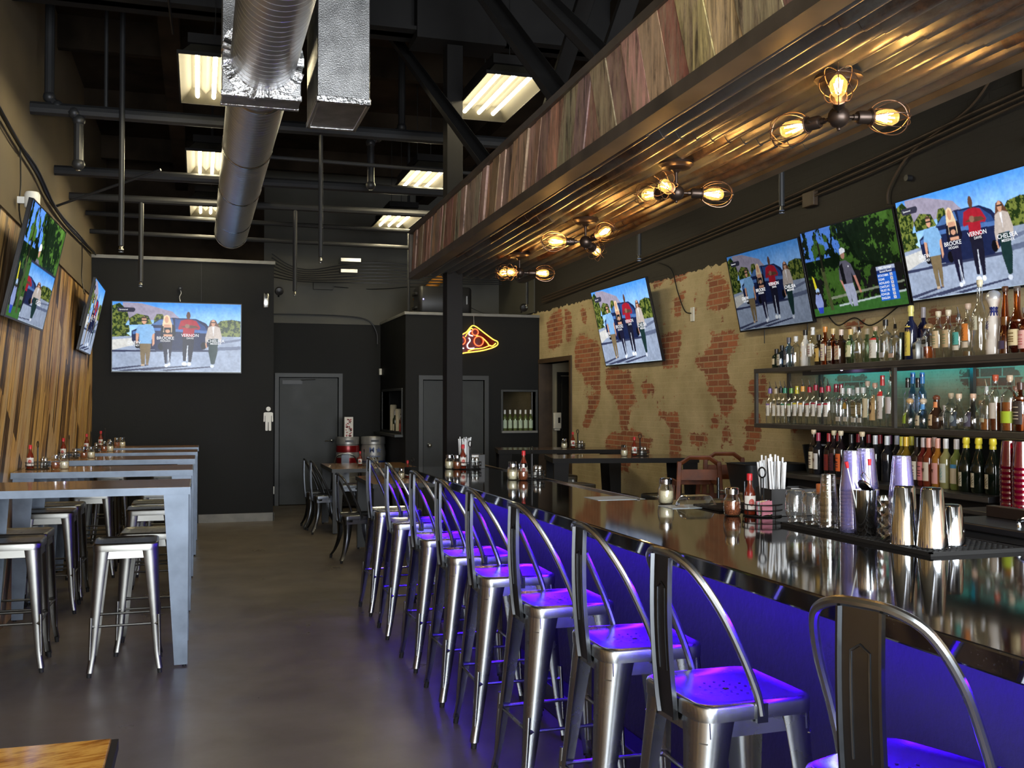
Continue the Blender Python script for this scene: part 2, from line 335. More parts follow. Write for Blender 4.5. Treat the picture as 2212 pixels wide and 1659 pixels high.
def rrect(hx, hy, r, n=5, z=0):
    pts = []
    for cx, cy, a0 in ((hx-r,hy-r,0),(-hx+r,hy-r,90),(-hx+r,-hy+r,180),(hx-r,-hy+r,270)):
        for i in range(n+1):
            a = math.radians(a0+90*i/n); pts.append((cx+r*math.cos(a), cy+r*math.sin(a), z))
    return pts
def spline(pts, n=6):
    P = [Vector(p) for p in pts]; out = []
    for i in range(len(P)-1):
        a, b, c, d = P[max(i-1,0)], P[i], P[i+1], P[min(i+2, len(P)-1)]
        for k in range(n):
            t = k/n; out.append(tuple(.5*((2*b)+(-a+c)*t+(2*a-5*b+4*c-d)*t*t+(-a+3*b-3*c+d)*t**3)))
    out.append(tuple(P[-1])); return out
def text_mesh(txt, size, m, parent, name='lettering', loc=(0,0,0), rot=(PI/2,0,0), bold=.0, ext=.0004, align='CENTER', sx=1):
    cu = bpy.data.curves.new(name, 'FONT'); cu.body = txt; cu.size = size; cu.offset = bold*size; cu.extrude = ext; cu.align_x = align; cu.align_y = 'CENTER'; cu.resolution_u = 3
    t = bpy.data.objects.new(name, cu); COL.objects.link(t); me = bpy.data.meshes.new_from_object(t.evaluated_get(bpy.context.evaluated_depsgraph_get()))
    bpy.data.objects.remove(t, do_unlink=True); me.materials.clear(); me.materials.append(MT[m]); o = bpy.data.objects.new(name, me); COL.objects.link(o)
    o.parent = parent; o.location = loc; o.rotation_euler = rot; o.scale = (sx,1,1); return o
# ------------------------------------------------------------ room shell
LW, RW, BY, KY, CEIL = -1.32, 4.70, 16.0, 13.95, 5.3
S(MB().box((LW-.3,-2.8,-.1),(7.2,16.4,0)).build('floor','floor_concrete'))
S(MB().box((LW-.3,-2.8,CEIL),(7.2,16.4,CEIL+.1)).build('ceiling','ceiling_black'))
def wallq(name, m, axis, c, t, rect, holes=()):
    """wall slab: axis 'x' (plane x=c, u=y) or 'y' (plane y=c, u=x); rect u0,u1,z0,z1, rectangular holes"""
    us = sorted({rect[0],rect[1],*[h[0] for h in holes],*[h[1] for h in holes]}); zs = sorted({rect[2],rect[3],*[h[2] for h in holes],*[h[3] for h in holes]}); b = MB()
    for i in range(len(us)-1):
        for j in range(len(zs)-1):
            u, z = (us[i]+us[i+1])/2, (zs[j]+zs[j+1])/2
            if any(h[0]<u<h[1] and h[2]<z<h[3] for h in holes): continue
            if axis == 'x': b.box((c,us[i],zs[j]),(c+t,us[i+1],zs[j+1]))
            else: b.box((us[i],c,zs[j]),(us[i+1],c+t,zs[j+1]))
    return S(b.build(name, m, smooth=False))
# left wall: brown paint above, diagonal boards to 2.9 m
wallq('wall_left','brown_paint','x',LW-.15,.15,(-2.6,16.1,0,CEIL))
S(MB().box((LW,-2.6,0),(LW+.02,KY,2.9)).build('wall_left_boards','wood_wall'))
S(MB().box((LW,-2.6,2.9),(LW+.035,KY,2.98)).build('trim_1','brown_paint'))
# right wall with brick, grid carrying where the plaster has fallen away
BR = [[(13.62, 2.68), (13.44, 2.8), (13.03, 2.86), (12.95, 2.61), (12.98, 2.38), (13.49, 2.33)], [(12.87, 2.83), (12.65, 2.79), (12.6, 2.36), (12.81, 2.37)], [(12.34, 2.82), (12.14, 2.78), (12.04, 2.65), (12.14, 2.55), (12.24, 2.7)], [(12.5, 2.25), (12.34, 2.49), (12.04, 2.4), (11.67, 2.31), (11.6, 2.13), (11.62, 1.88), (11.6, 1.62), (11.76, 1.5), (12.0, 1.27), (12.3, 1.25), (12.05, 1.45), (12.05, 1.66), (11.67, 1.69), (11.86, 1.79), (12.14, 1.84), (12.19, 1.93), (12.45, 2.01)], [(11.44, 1.97), (10.65, 1.95), (10.69, 1.85), (10.58, 1.68), (10.54, 1.6), (10.7, 1.49), (10.78, 1.3), (10.98, 1.26), (11.02, 1.45), (11.14, 1.62), (11.45, 1.75)], [(11.45, 1.18), (10.98, 1.23), (10.66, 1.27), (10.43, 1.21), (10.14, 1.16), (10.17, 1.01), (11.4, 0.96)], [(10.39, 1.82), (10.21, 1.8), (9.99, 1.67), (10.21, 1.68), (10.31, 1.61)], [(9.99, 1.48), (9.53, 1.48), (9.46, 1.4), (9.43, 1.04), (9.66, 1.03), (9.69, 1.32), (9.96, 1.42)], [(9.85, 2.32), (9.39, 2.29), (9.43, 2.15), (9.49, 1.98), (9.55, 1.93), (9.89, 1.92), (9.89, 2.13)], [(9.58, 2.64), (9.36, 2.69), (9.28, 2.65), (9.45, 2.6), (9.42, 2.46), (9.6, 2.44)], [(10.13, 2.93), (9.71, 2.94), (9.75, 2.85), (9.98, 2.83), (10.16, 2.89)], [(9.55, 2.94), (9.23, 2.94), (9.23, 2.86), (9.45, 2.8), (9.68, 2.84)], [(8.82, 2.78), (8.53, 2.76), (8.42, 2.6), (8.4, 2.47), (8.86, 2.44), (8.8, 2.62)], [(8.77, 2.22), (8.27, 2.22), (8.27, 2.06), (8.43, 2.03), (8.48, 1.89), (8.45, 1.76), (8.33, 1.7), (8.31, 1.57), (8.4, 1.46), (8.64, 1.45), (8.56, 1.53), (8.67, 1.59), (8.7, 1.65), (8.86, 1.66), (8.83, 1.77), (8.92, 1.89), (9.15, 2.01), (8.95, 2.03), (8.78, 2.12)], [(8.08, 1.77), (7.93, 1.79), (7.8, 1.77), (7.8, 1.64), (8.08, 1.67)], [(8.06, 1.42), (7.91, 1.44), (7.89, 1.3), (7.99, 1.14), (8.16, 1.13), (8.13, 1.35)], [(9.22, 1.26), (8.87, 1.24), (8.84, 1.18), (9.1, 1.14), (9.25, 1.22)], [(8.78, 1.43), (8.56, 1.46), (8.64, 1.34), (8.78, 1.33)], [(8.51, 1.29), (8.35, 1.3), (8.38, 1.19), (8.48, 1.2)], [(11.4, 0.88), (11.02, 0.9), (10.74, 0.88), (10.74, 0.76), (11.15, 0.8), (11.41, 0.61)], [(6.68, 2.19), (6.45, 2.19), (6.42, 2.13), (6.6, 2.11), (6.7, 2.16)], [(5.78, 2.19), (5.62, 2.18), (5.45, 2.14), (5.45, 2.06), (5.69, 2.07)], [(6.79, 1.78), (6.38, 1.79), (6.36, 1.72), (6.75, 1.71)], [(5.39, 1.83), (5.11, 1.82), (4.9, 1.73), (4.91, 1.63), (5.45, 1.67)], [(8.09, 1.79), (7.81, 1.79), (7.79, 1.6), (8.01, 1.6)], [(8.12, 1.44), (7.86, 1.45), (7.96, 1.2), (8.12, 1.19)]]
def inpoly(P, u, v):
    c = np.zeros(u.shape, bool); n = len(P)
    for i in range(n):
        x1,y1 = P[i]; x2,y2 = P[(i+1)%n]; 
        if y1 == y2: continue
        c ^= ((y1 > v) != (y2 > v)) & (u < (x2-x1)*(v-y1)/(y2-y1)+x1)
    return c
def brick_wall():
    ys = np.unique(np.round(np.concatenate([np.arange(-2.6,16.01,.05),[12.66,13.97,KY]]),4)); zs = np.unique(np.round(np.concatenate([np.arange(0,3.0,.04),[2.135,3.0,CEIL]]),4))
    Y, Z = np.meshgrid(ys, zs, indexing='ij'); a = np.zeros(Y.shape)
    for P in BR: a[inpoly(P, Y, Z)] = 1
    # rest of the wall, towards the camera: broken patches of the same kind
    rng = np.random.RandomState(3)
    for k in range(60):
        cy, cz = rng.uniform(-2.4, 4.6), rng.uniform(.1, 2.8); a[(((Y-cy)/rng.uniform(.15,.4))**2+((Z-cz)/rng.uniform(.15,.5))**2) < 1] = 1
    for _ in range(2): 
        p = np.pad(a, 1, mode='edge'); a = (p[1:-1,1:-1]*2+p[:-2,1:-1]+p[2:,1:-1]+p[1:-1,:-2]+p[1:-1,2:])/6
    n, m_ = Y.shape; V = [(0,float(Y[i,j]),float(Z[i,j])) for i in range(n) for j in range(m_)]; Fc = []
    for i in range(n-1):
        for j in range(m_-1):
            y, z = (ys[i]+ys[i+1])/2, (zs[j]+zs[j+1])/2
            if 12.66 < y < 13.97 and z < 2.135: continue
            Fc.append((i*m_+j, i*m_+j+1, (i+1)*m_+j+1, (i+1)*m_+j))
    me = bpy.data.meshes.new('wall_right'); me.from_pydata(V, [], Fc); at = me.attributes.new('brick','FLOAT','POINT'); at.data.foreach_set('value', a.ravel().astype(np.float32))
    me.materials.append(MT['brick_plaster']); o = bpy.data.objects.new('wall_right', me); COL.objects.link(o); o.location = (RW,0,0); S(o)
brick_wall()
wallq('wall_right_backing','grey_paint','x',RW+.012,.16,(-2.6,16.1,0,CEIL),[(12.66,13.97,0,2.135)])
wallq('wall_back','black_paint','y',BY,.15,(LW,RW+.2,0,2.80),[(1.17,2.08,0,1.97)])
wallq('wall_back_upper','grey_paint','y',BY-.02,.17,(.94,RW+.2,2.80,CEIL))
wallq('wall_back_above_restroom','ceiling_black','y',BY-.02,.17,(LW,.94,2.80,CEIL))
S(MB().box((RW-.015,KY+.2,2.9),(RW,BY-.02,CEIL)).build('wall_right_end','grey_paint'))
# restroom block, far left
S(MB().box((LW,KY,0),(.95,BY,3.42)).build('wall_restroom','black_paint'))
S(MB().box((LW,KY-.03,3.42),(.965,KY+.14,3.465)).build('trim_2','cap_grey', bevel=.004))
S(MB().box((-.0,KY-.014,0),(.96,KY,.11)).box((.95,KY-.014,0),(.964,BY,.11)).build('baseboard_1','cap_grey'))
S(MB().box((.02,KY-.003,2.9),(.024,KY,3.42)).build('trim_3','black_plastic'))
# kitchen block, far right, with serving window and a window in its flank
wallq('wall_kitchen','black_paint','y',KY,.12,(2.74,RW+.012,0,2.80),[(4.148,4.64,1.17,1.73),(2.98,3.87,0,1.895)])
wallq('wall_kitchen_flank','black_paint','x',2.74,.12,(KY+.12,BY,0,2.80),[(14.2,15.78,1.16,1.745)])
S(MB().box((2.72,KY-.02,2.80),(RW,KY+.16,2.84)).box((2.72,KY+.16,2.80),(2.88,BY-.02,2.84)).build('trim_4','cap_grey', bevel=.004))
S(MB().box((2.86,KY+.9,2.6),(RW,BY-.02,2.64)).build('ceiling_kitchen','grey_paint'))
def frame(name, axis, c, u0,u1,z0,z1, w=.05, d=.03, m='frame_grey', sill=False):
    b = MB(); 
    for (a0,a1,b0,b1) in ((u0-w,u0,z0,z1+w),(u1,u1+w,z0,z1+w),(u0,u1,z1,z1+w))+(((u0-w,u1+w,z0-w,z0),) if sill else ()):
        if axis == 'y': b.box((a0,c-d,b0),(a1,c+.1,b1))
        else: b.box((c-d,a0,b0),(c+.1,a1,b1))
    return b
# window_1 : serving window
o = S(frame('', 'y', KY, 4.148,4.64,1.17,1.73,.03,.02,sill=True).build('window_1','frame_grey',bevel=.003))
MB().box((4.13,KY-.04,1.142),(4.66,KY+.12,1.172)).build('window_sill','cap_grey',o)
MB().box((4.15,KY+.09,1.17),(4.158,KY+.10,1.73)).box((4.60,KY+.06,1.17),(4.615,KY+.075,1.73)).build('window_track','chrome_dull',o)
o = S(frame('', 'x', 2.74, 14.2,15.78,1.16,1.745,.035,.015,sill=True).build('window_2','frame_grey',bevel=.003))
MB().box((2.62,14.12,1.09),(2.85,15.9,1.125)).build('window_sill','frame_grey',o)
# doors
def door(n, x0, x1, z1, y, m, hx, side):
    o = S(MB().box((x0,y-.0,.008),(x1,y+.045,z1)).build('door_%d'%n, m, bevel=.003))
    f = frame('', 'y', y, x0-.01, x1+.01, 0, z1+.01, .06, .03); f.build('door_frame','frame_grey',o)
    b = MB(); b.cyl((hx,y,.98),(hx,y-.055,.98),.011).cyl((hx,y,.98),(hx,y-.01,.98),.028)
    if side: b.tube([(hx,y-.055,.98),(hx-.06,y-.06,.985),(hx-.12,y-.055,.98)],.0095)
    else: b.sphere((hx,y-.06,.98),.03)
    b.build('door_handle','chrome',o); return o
S(MB().box((1.1,BY+.09,0),(2.15,BY+.15,2.1)).build('back_door_light_block','black_paint'))  # unseen box, added to stop outside light leaking through the door hole
d1 = door(1, 1.18, 2.07, 1.96, BY-.008, 'door_grey', 1.99, 1)
MB().box((1.22,BY-.03,1.86),(1.52,BY+.03,1.92)).cyl((1.5,BY-.035,1.925),(1.72,BY-.035,1.935),.008).build('door_closer','black_plastic',d1)
MB().box((2.02,BY+.01,1.76),(2.05,BY+.03,1.83)).build('door_contact','white_plastic',d1)
door(2, 2.99, 3.86, 1.885, KY-.008, 'door_grey', 3.07, 0)
# corridor behind the doorway in the right wall
wallq('wall_corridor','beige_paint','y',KY+.04,.1,(RW+.17,7.0,0,3.0))
wallq('wall_corridor_front','beige_paint','y',12.2,.1,(RW+.17,7.0,0,3.0))
wallq('wall_corridor_side','beige_paint','x',7.0,.1,(12.2,14.1,0,3.0))
S(MB().box((RW+.17,12.2,3.0),(7.1,14.1,3.05)).build('ceiling_corridor','beige_paint'))
S(MB().box((RW-.02,12.60,2.135),(RW+.19,KY,2.20)).box((RW-.02,12.60,0),(RW+.19,12.67,2.135)).box((RW-.015,KY-.03,0),(RW+.19,KY,2.135)).build('door_frame_corridor','brown_frame',bevel=.004))
o = S(MB().box((5.04,KY+.0,.01),(5.9,KY+.045,1.96)).build('door_3','hall_door',bevel=.004))
frame('', 'y', KY+.03, 5.03,5.91,0,1.97,.05,.03).build('door_frame','hall_door',o)
# front wall behind the camera: storefront
wallq('wall_front','brown_paint','y',-2.6,.12,(LW,7.1,0,CEIL),[(x-h,x+h,.45,3.45) for x,h in WIN])
for i, (x, h) in enumerate(WIN):
    S(MB().box((x-h,-2.5,2.35),(x+h,-2.46,2.4)).box((x-.025,-2.5,.45),(x+.025,-2.46,3.45)).box((x-h,-2.51,.45),(x-h+.05,-2.45,3.45)).box((x+h-.05,-2.51,.45),(x+h,-2.45,3.45)).build('window_%d'%(i+3),'black_plastic'))

# ------------------------------------------------------------ ceiling structure
def beam(a, b, m='ceiling_black'): return MB().box(a, b).build('ceiling_joist', m)
for i, y in enumerate((1.2, 3.4, 5.6, 10.6, 13.0, 15.2)): S(MB().box((LW,y-.05,4.98),(RW,y+.05,CEIL)).build('trim_%d'%(10+i),'ceiling_black'))
S(MB().box((LW,7.92,4.50),(RW,8.02,5.1)).box((LW,7.82,4.50),(RW,8.12,4.53)).box((1.62,7.80,4.44),(2.35,8.14,4.98)).build('trim_20','steel_beam'))
S(MB().box((-.35,1.0,4.75),(-.18,16,4.95)).box((3.3,1.0,4.75),(3.5,16,4.95)).build('trim_21','ceiling_black'))
col = tag(MB().box((1.885,7.9,0),(2.015,7.915,4.45)).box((1.885,8.03,0),(2.015,8.045,4.45)).box((1.885,7.915,0),(1.9,8.03,4.45)).box((2.0,7.915,0),(2.015,8.03,4.45)).build('support_column','steel_beam',bevel=.003),
    'charcoal square steel column rising from behind the bar end through the soffit','column')
# braces (punched channels) from the soffit up into the dark
def brace(p, q, wd, label):
    p, q = Vector(p), Vector(q); d = (q-p); L_ = d.length; M = d.to_track_quat('Z','X').to_matrix().to_4x4(); M.translation = p
    b = MB(); h = wd/2
    b.box((-.003,-h,0),(.0,h,L_),M).box((-.003,-h,0),(.035,-h+.003,L_),M).box((-.003,h-.003,0),(.035,h,L_),M)
    o = tag(b.build('steel_brace','steel_beam',smooth=False), label, 'brace', 'steel braces above the bar soffit')
    k = MB()
    for z in np.arange(.35, L_-.2, .75): k.box((-.0045,-.014,z),(-.0031,.014,z+.05),M).box((-.0045,-.007,z+.05),(-.0031,.007,z+.075),M)
    k.build('knockout','black_plastic',o)
brace((1.64,5.72,2.90),(1.60,9.6,5.25),.10,'dark steel brace crossing in front of the column')
brace((1.60,4.42,2.95),(1.58,7.45,5.27),.12,'dark steel brace with a punched hole, leaning left, middle one above the boards')
brace((1.58,3.85,2.95),(1.56,7.1,5.29),.11,'dark steel brace nearest the camera, leaning left above the boards')
brace((2.35,7.7,2.9),(2.30,4.4,5.2),.11,'dark steel brace leaning right, farthest of the right-leaning ones')
brace((2.35,6.6,2.9),(2.30,3.4,5.25),.11,'dark steel brace leaning right, nearest of the right-leaning ones')

# ------------------------------------------------------------ pipes
def pipe(pts, r, label, cat='pipe', n=10, m='pipe_black', fit=(), name='pipe', grp='black pipes under the ceiling', head=False):
    b = MB(); b.tube(pts, r, n); o = tag(b.build(name, m), label, cat, grp)
    for i in fit: MB().sphere(Vector(pts[i]), r*1.35, 10, 6).build('fitting', m, o)
    if head:
        p = pts[-1]; MB().cyl((p[0],p[1],p[2]),(p[0],p[1],p[2]-.035),.012,.02,8).cyl((p[0],p[1],p[2]-.05),(p[0],p[1],p[2]-.053),.02).build('sprinkler_head','chrome_dull',o)
    return o
pipe([(LW,9.0,3.96),(RW,9.0,3.98)],.055,'thick black pipe across the ceiling, nearest of the cross pipes',fit=())
pipe([(LW,10.45,3.77),(RW,10.45,3.80)],.05,'thick black cross pipe, second from the camera')
pipe([(LW,11.6,3.75),(RW,11.6,3.78)],.042,'black cross pipe running behind the farther ceiling lights')
pipe([(LW,13.2,3.86),(RW,13.2,3.82)],.03,'thin black cross pipe above the restroom wall, front one')
pipe([(LW,13.7,3.72),(RW,13.7,3.68)],.03,'thin black cross pipe above the restroom wall, rear one')
pipe([(.55,9.4,3.79),(3.0,9.4,3.76)],.018,'thin conduit crossing to the right of the spiral duct')
pipe([(-1.18,9.0,5.3),(-1.18,9.0,4.06),(-1.12,9.0,3.99),(-.99,8.98,3.94),(-.955,8.98,3.88),(-.955,8.98,3.52)],.038,'black drop pipe with two elbows beside the left wall',fit=(1,2,3,4,5),head=True)
pipe([(-.62,8.93,5.28),(-.62,8.93,2.86)],.022,'long thin vertical pipe left of the ceiling lights',head=True)
pipe([(-.606,11.6,3.77),(-.606,11.6,2.87)],.026,'vertical drop pipe in front of the restroom wall top',head=True)
pipe([(1.01,9.0,4.0),(1.01,9.0,2.845)],.02,'thin vertical pipe right of the spiral duct, nearer one',head=True)
pipe([(1.018,11.6,3.78),(1.018,11.6,2.82)],.024,'thin vertical pipe right of the spiral duct, farther one',head=True)
pipe([(1.92,10,5.3),(1.92,10,4.32),(1.88,10,4.26),(1.68,10,4.2),(1.61,10,4.14),(1.61,10,3.72)],.036,'black drop pipe with elbows left of the column',fit=(1,2,3,4,5),head=True)
pipe([(-.75,9.0,5.3),(-.75,9.0,4.0)],.016,'short thin hanger rod left of the near pipe')
pipe([(2.80,14.05,5.3),(2.80,14.05,2.84)],.02,'thin dark rod dropping to the kitchen wall corner')
pipe([(3.9,6.25,5.3),(3.9,6.25,2.95)],.02,'short grey drop pipe above the shelf screens',head=True)
pipe([(3.9,8.67,5.3),(3.9,8.67,2.94)],.02,'short grey drop pipe above the tilted wall screen',head=True)
pipe([(-1.3,10.4,3.42),(-.35,9.9,3.72)],.012,'slanting thin strut reaching from the left wall')
pipe([(4.3,13.3,5.3),(4.3,13.3,2.93)],.022,'short black drop pipe by the kitchen wall top',head=True)

# ------------------------------------------------------------ duct work
dk = T('spiral_duct','round silver spiral duct running along the ceiling','duct',(.38,9.0,3.74),0,None)
b = MB(); b.lathe([(.205,-10.5),(.205,4.4)],48,Matrix.Rotation(-PI/2,4,'X'),cap=False).lathe([(.198,4.4),(.198,-10.5)],48,Matrix.Rotation(-PI/2,4,'X'),cap=False)
b.build('duct_tube','spiral',dk)
for yy in (-1.9,-.2,1.5,3.2,4.3):
    MB().lathe([(.2065,-.03),(.210,-.02),(.210,.02),(.2065,.03)],48,Matrix.Translation((0,yy,0))@Matrix.Rotation(-PI/2,4,'X'),cap=False).build('coupling_band','duct',dk)
k = MB(); k.lathe([(.2,4.4),(.21,4.405),(.2,4.41)],48,Matrix.Rotation(-PI/2,4,'X'),cap=False); k.build('end_rim','duct',dk)
bx = T('duct_box','square sheet-metal plenum box around the spiral duct','duct',(.37,6.6,3.5))
MB().box((-.245,0,0),(.245,.24,.78)).build('plenum','duct_flat',bx,bevel=.006)
f = MB()
for i in range(34):
    a = 2*PI*i/34; rr = .215+random.uniform(-.006,.018); f.box((-.028,-.03,-.02),(.028,.0,.03+random.uniform(0,.015)), Matrix.Translation((.01+rr*math.cos(a),-.0,.24+rr*math.sin(a)))@Matrix.Rotation(-a+PI/2,4,'Y')@Matrix.Rotation(random.uniform(-.5,.5),4,'Z'))
f.build('foil_tape','foil',bx)
MB().box((-.25,-.004,-.004),(.25,.03,.03)).box((-.25,.21,-.004),(.25,.245,.02)).build('foil_edge','foil',bx,bevel=.004)
b2 = T('rectangular_duct','insulated rectangular metal duct drop right of the spiral duct','duct',(.89,6.62,3.52))
MB().box((-.17,0,0),(.17,.68,1.6)).build('duct_body','duct_flat',b2,bevel=.006)
MB().box((-.176,-.006,-.006),(.176,.03,.035)).box((-.176,.65,-.006),(.176,.686,.03)).box((-.176,0,-.006),(-.15,.68,.03)).box((.15,0,-.006),(.176,.68,.03)).build('foil_edge','foil',b2,bevel=.004)

# ------------------------------------------------------------ fluorescent fixtures
fx = T('ceiling_light','','ceiling light',(0,0,0))
def fix_parts(r):
    t = .25; tx = .17
    b = MB(); h, l = .25, .61
    b.add([(-h,-l,0),(h,-l,0),(h,l,0),(-h,l,0),(-tx,-l+.08,.10),(tx,-l+.08,.10),(tx,l-.08,.10),(-tx,l-.08,.10)],[(0,1,5,4),(1,2,6,5),(2,3,7,6),(3,0,4,7),(4,5,6,7)])
    for x in (-.062,.062): b.add([(x-.035,-l+.08,.1),(x,-l+.08,.06),(x+.035,-l+.08,.1),(x-.035,l-.08,.1),(x,l-.08,.06),(x+.035,l-.08,.1)],[(0,1,4,3),(1,2,5,4)])
    b.build('reflector','reflector',r,smooth=False)
    o = MB(); 
    for a,c in (((-h-.012,-l-.012,-.004),(-h,l+.012,.02)),((h,-l-.012,-.004),(h+.012,l+.012,.02)),((-h,-l-.012,-.004),(h,-l,.02)),((-h,l,-.004),(h,l+.012,.02))): o.box(a,c)
    o.box((-.19,-l+.05,.101),(.19,l-.05,.17)); o.build('housing','steel_beam',r)
    for x in (-.125,0,.125): MB().cyl((x,-l+.06,.045),(x,l-.06,.045),.0155,n=12).build('tube_lamp','tube',r)
    for y in (-.35,.35): MB().cyl((0,y,.17),(0,y,1.29),.004).build('hanger','black_wire',r)
fix_parts(fx)
FX = [((.10,8.02,4.0),'left of the spiral duct, nearest the camera'),((.12,10.85,4.0),'left of the spiral duct, middle of three'),((.13,13.25,4.0),'left of the spiral duct, farthest'),
      ((2.27,7.80,4.0),'right of the column, largest'),((2.35,10.95,4.0),'left of the column, middle of the right-hand row'),((2.52,13.5,4.0),'left of the column, farthest of the right-hand row')]
for i, (p, s) in enumerate(FX):
    lab = 'fluorescent ceiling fixture with three tubes, '+s
    if i == 0: fx.location = p; fx['label'] = lab; fx['group'] = 'fluorescent ceiling lights'
    else: dup(fx, p, 0, lab)

# ------------------------------------------------------------ soffit above the bar
sof = T('bar_soffit','reclaimed wood soffit with corrugated metal underside hanging over the bar','soffit',(0,0,0))
def lx(y): return 1.52+.0235*(y-2.9)+.11*0
def rx(y): return 2.36+.042*(y-3.0)
Y0, Y1, Z0, Z1 = -.6, 8.12, 2.59, 2.93
b = MB(); y = Y0; rnd = random.Random(5)
PAL = [(0.42, 0.292, 0.183), (0.56, 0.393, 0.249), (0.35, 0.265, 0.189), (0.525, 0.415, 0.311), (0.665, 0.469, 0.291), (0.35, 0.229, 0.142), (0.49, 0.354, 0.232), (0.35, 0.178, 0.11), (0.455, 0.357, 0.262), (0.735, 0.527, 0.332)]
while y < Y1-.01:
    wd = rnd.uniform(.07,.15) if y > 4.6 else rnd.uniform(.12,.24); y2 = min(y+wd, Y1); b.col = tuple(c*rnd.uniform(.8,1.25) for c in PAL[rnd.randrange(10)]); d = rnd.uniform(0,.012); s = rnd.uniform(-.0,.02)+(.10 if y > 3.75 else -.14)
    # leaning boards
    b.add([(lx(y)-d,y,Z0),(lx(y2)-d,y2-.003,Z0),(lx(y2)-d,y2-.003-s,Z1),(lx(y)-d,y-s,Z1),(lx(y)+.03,y,Z0),(lx(y2)+.03,y2-.003,Z0),(lx(y2)+.03,y2-.003-s,Z1),(lx(y)+.03,y-s,Z1)],[(0,1,2,3),(5,4,7,6),(0,3,7,4),(1,5,6,2),(3,2,6,7),(0,4,5,1)]); y = y2
b.build('fascia_boards','barn_board',sof,smooth=False)
b = MB()
for (za,zb,dx) in ((Z1-.0,Z1+.035,.022),(Z0-.022,Z0+.028,.024)):
    b.add([(lx(Y0)-dx,Y0,za),(lx(Y1)-dx,Y1,za),(lx(Y1)-dx,Y1,zb),(lx(Y0)-dx,Y0,zb),(lx(Y0)+.06,Y0,za),(lx(Y1)+.06,Y1,za),(lx(Y1)+.06,Y1,zb),(lx(Y0)+.06,Y0,zb)],[(0,1,2,3),(5,4,7,6),(0,3,7,4),(1,5,6,2),(3,2,6,7),(0,4,5,1)])
b.box((lx(Y1)-.022,Y1-.02,Z0),(lx(Y1)+.06,Y1+.015,Z1))
b.add([(rx(Y0)-.03,Y0,Z0-.02),(rx(Y1)-.03,Y1,Z0-.02),(rx(Y1)+.03,Y1,Z0-.02),(rx(Y0)+.03,Y0,Z0-.02),(rx(Y0)-.03,Y0,Z0+.05),(rx(Y1)-.03,Y1,Z0+.05),(rx(Y1)+.03,Y1,Z0+.05),(rx(Y0)+.03,Y0,Z0+.05)],[(0,3,2,1),(4,5,6,7),(0,1,5,4),(1,2,6,5),(2,3,7,6),(3,0,4,7)])
mat('angle_trim',(.10,.082,.06),.5,.4,var=.35,vscale=5); b.build('angle_trim','angle_trim',sof,smooth=False)
b = MB(); seg = 10
cuts = [-.6,.55,1.75,2.35,3.6,4.3,5.45,6.9,8.1]
for k in range(len(cuts)-1):
    ya, yb = cuts[k]-.03, cuts[k+1]+.03; zo = .004*(k%2); b.col = (random.Random(k+3).choice([.35,1.0,.75,1.2]),)*3
    NX = 120; ra, rb, rc, rd = [],[],[],[]
    for i in range(NX+1):
        t = i/NX; 
        for arr, yy in ((ra,ya),(rb,yb)):
            x = lx(yy)+.055+t*(rx(yy)-.02-lx(yy)-.055); arr.append((x, yy+.0*math.sin(i), Z0+.014+zo+.018*math.sin(t*PI*2*11)))
    V = ra+rb+[(p[0],p[1],p[2]+.0015) for p in ra]+[(p[0],p[1],p[2]+.0015) for p in rb]; n = NX+1
    Fc = [(i,n+i,n+i+1,i+1) for i in range(NX)]+[(2*n+i,2*n+i+1,3*n+i+1,3*n+i) for i in range(NX)]+[(i,i+1,2*n+i+1,2*n+i) for i in range(NX)]
    b.add(V, Fc)
b.build('corrugated_sheet','corrugated',sof,smooth=60)
MB().add([(lx(Y0)+.03,Y0,Z0+.05),(lx(Y1)+.03,Y1,Z0+.05),(rx(Y1),Y1,Z0+.05),(rx(Y0),Y0,Z0+.05),(lx(Y0)+.03,Y0,Z1),(lx(Y1)+.03,Y1,Z1),(rx(Y1),Y1,Z1),(rx(Y0),Y0,Z1)],[(0,3,2,1),(4,5,6,7),(0,1,5,4),(1,2,6,5),(2,3,7,6),(3,0,4,7)]).build('soffit_core','steel_beam',sof,smooth=False)

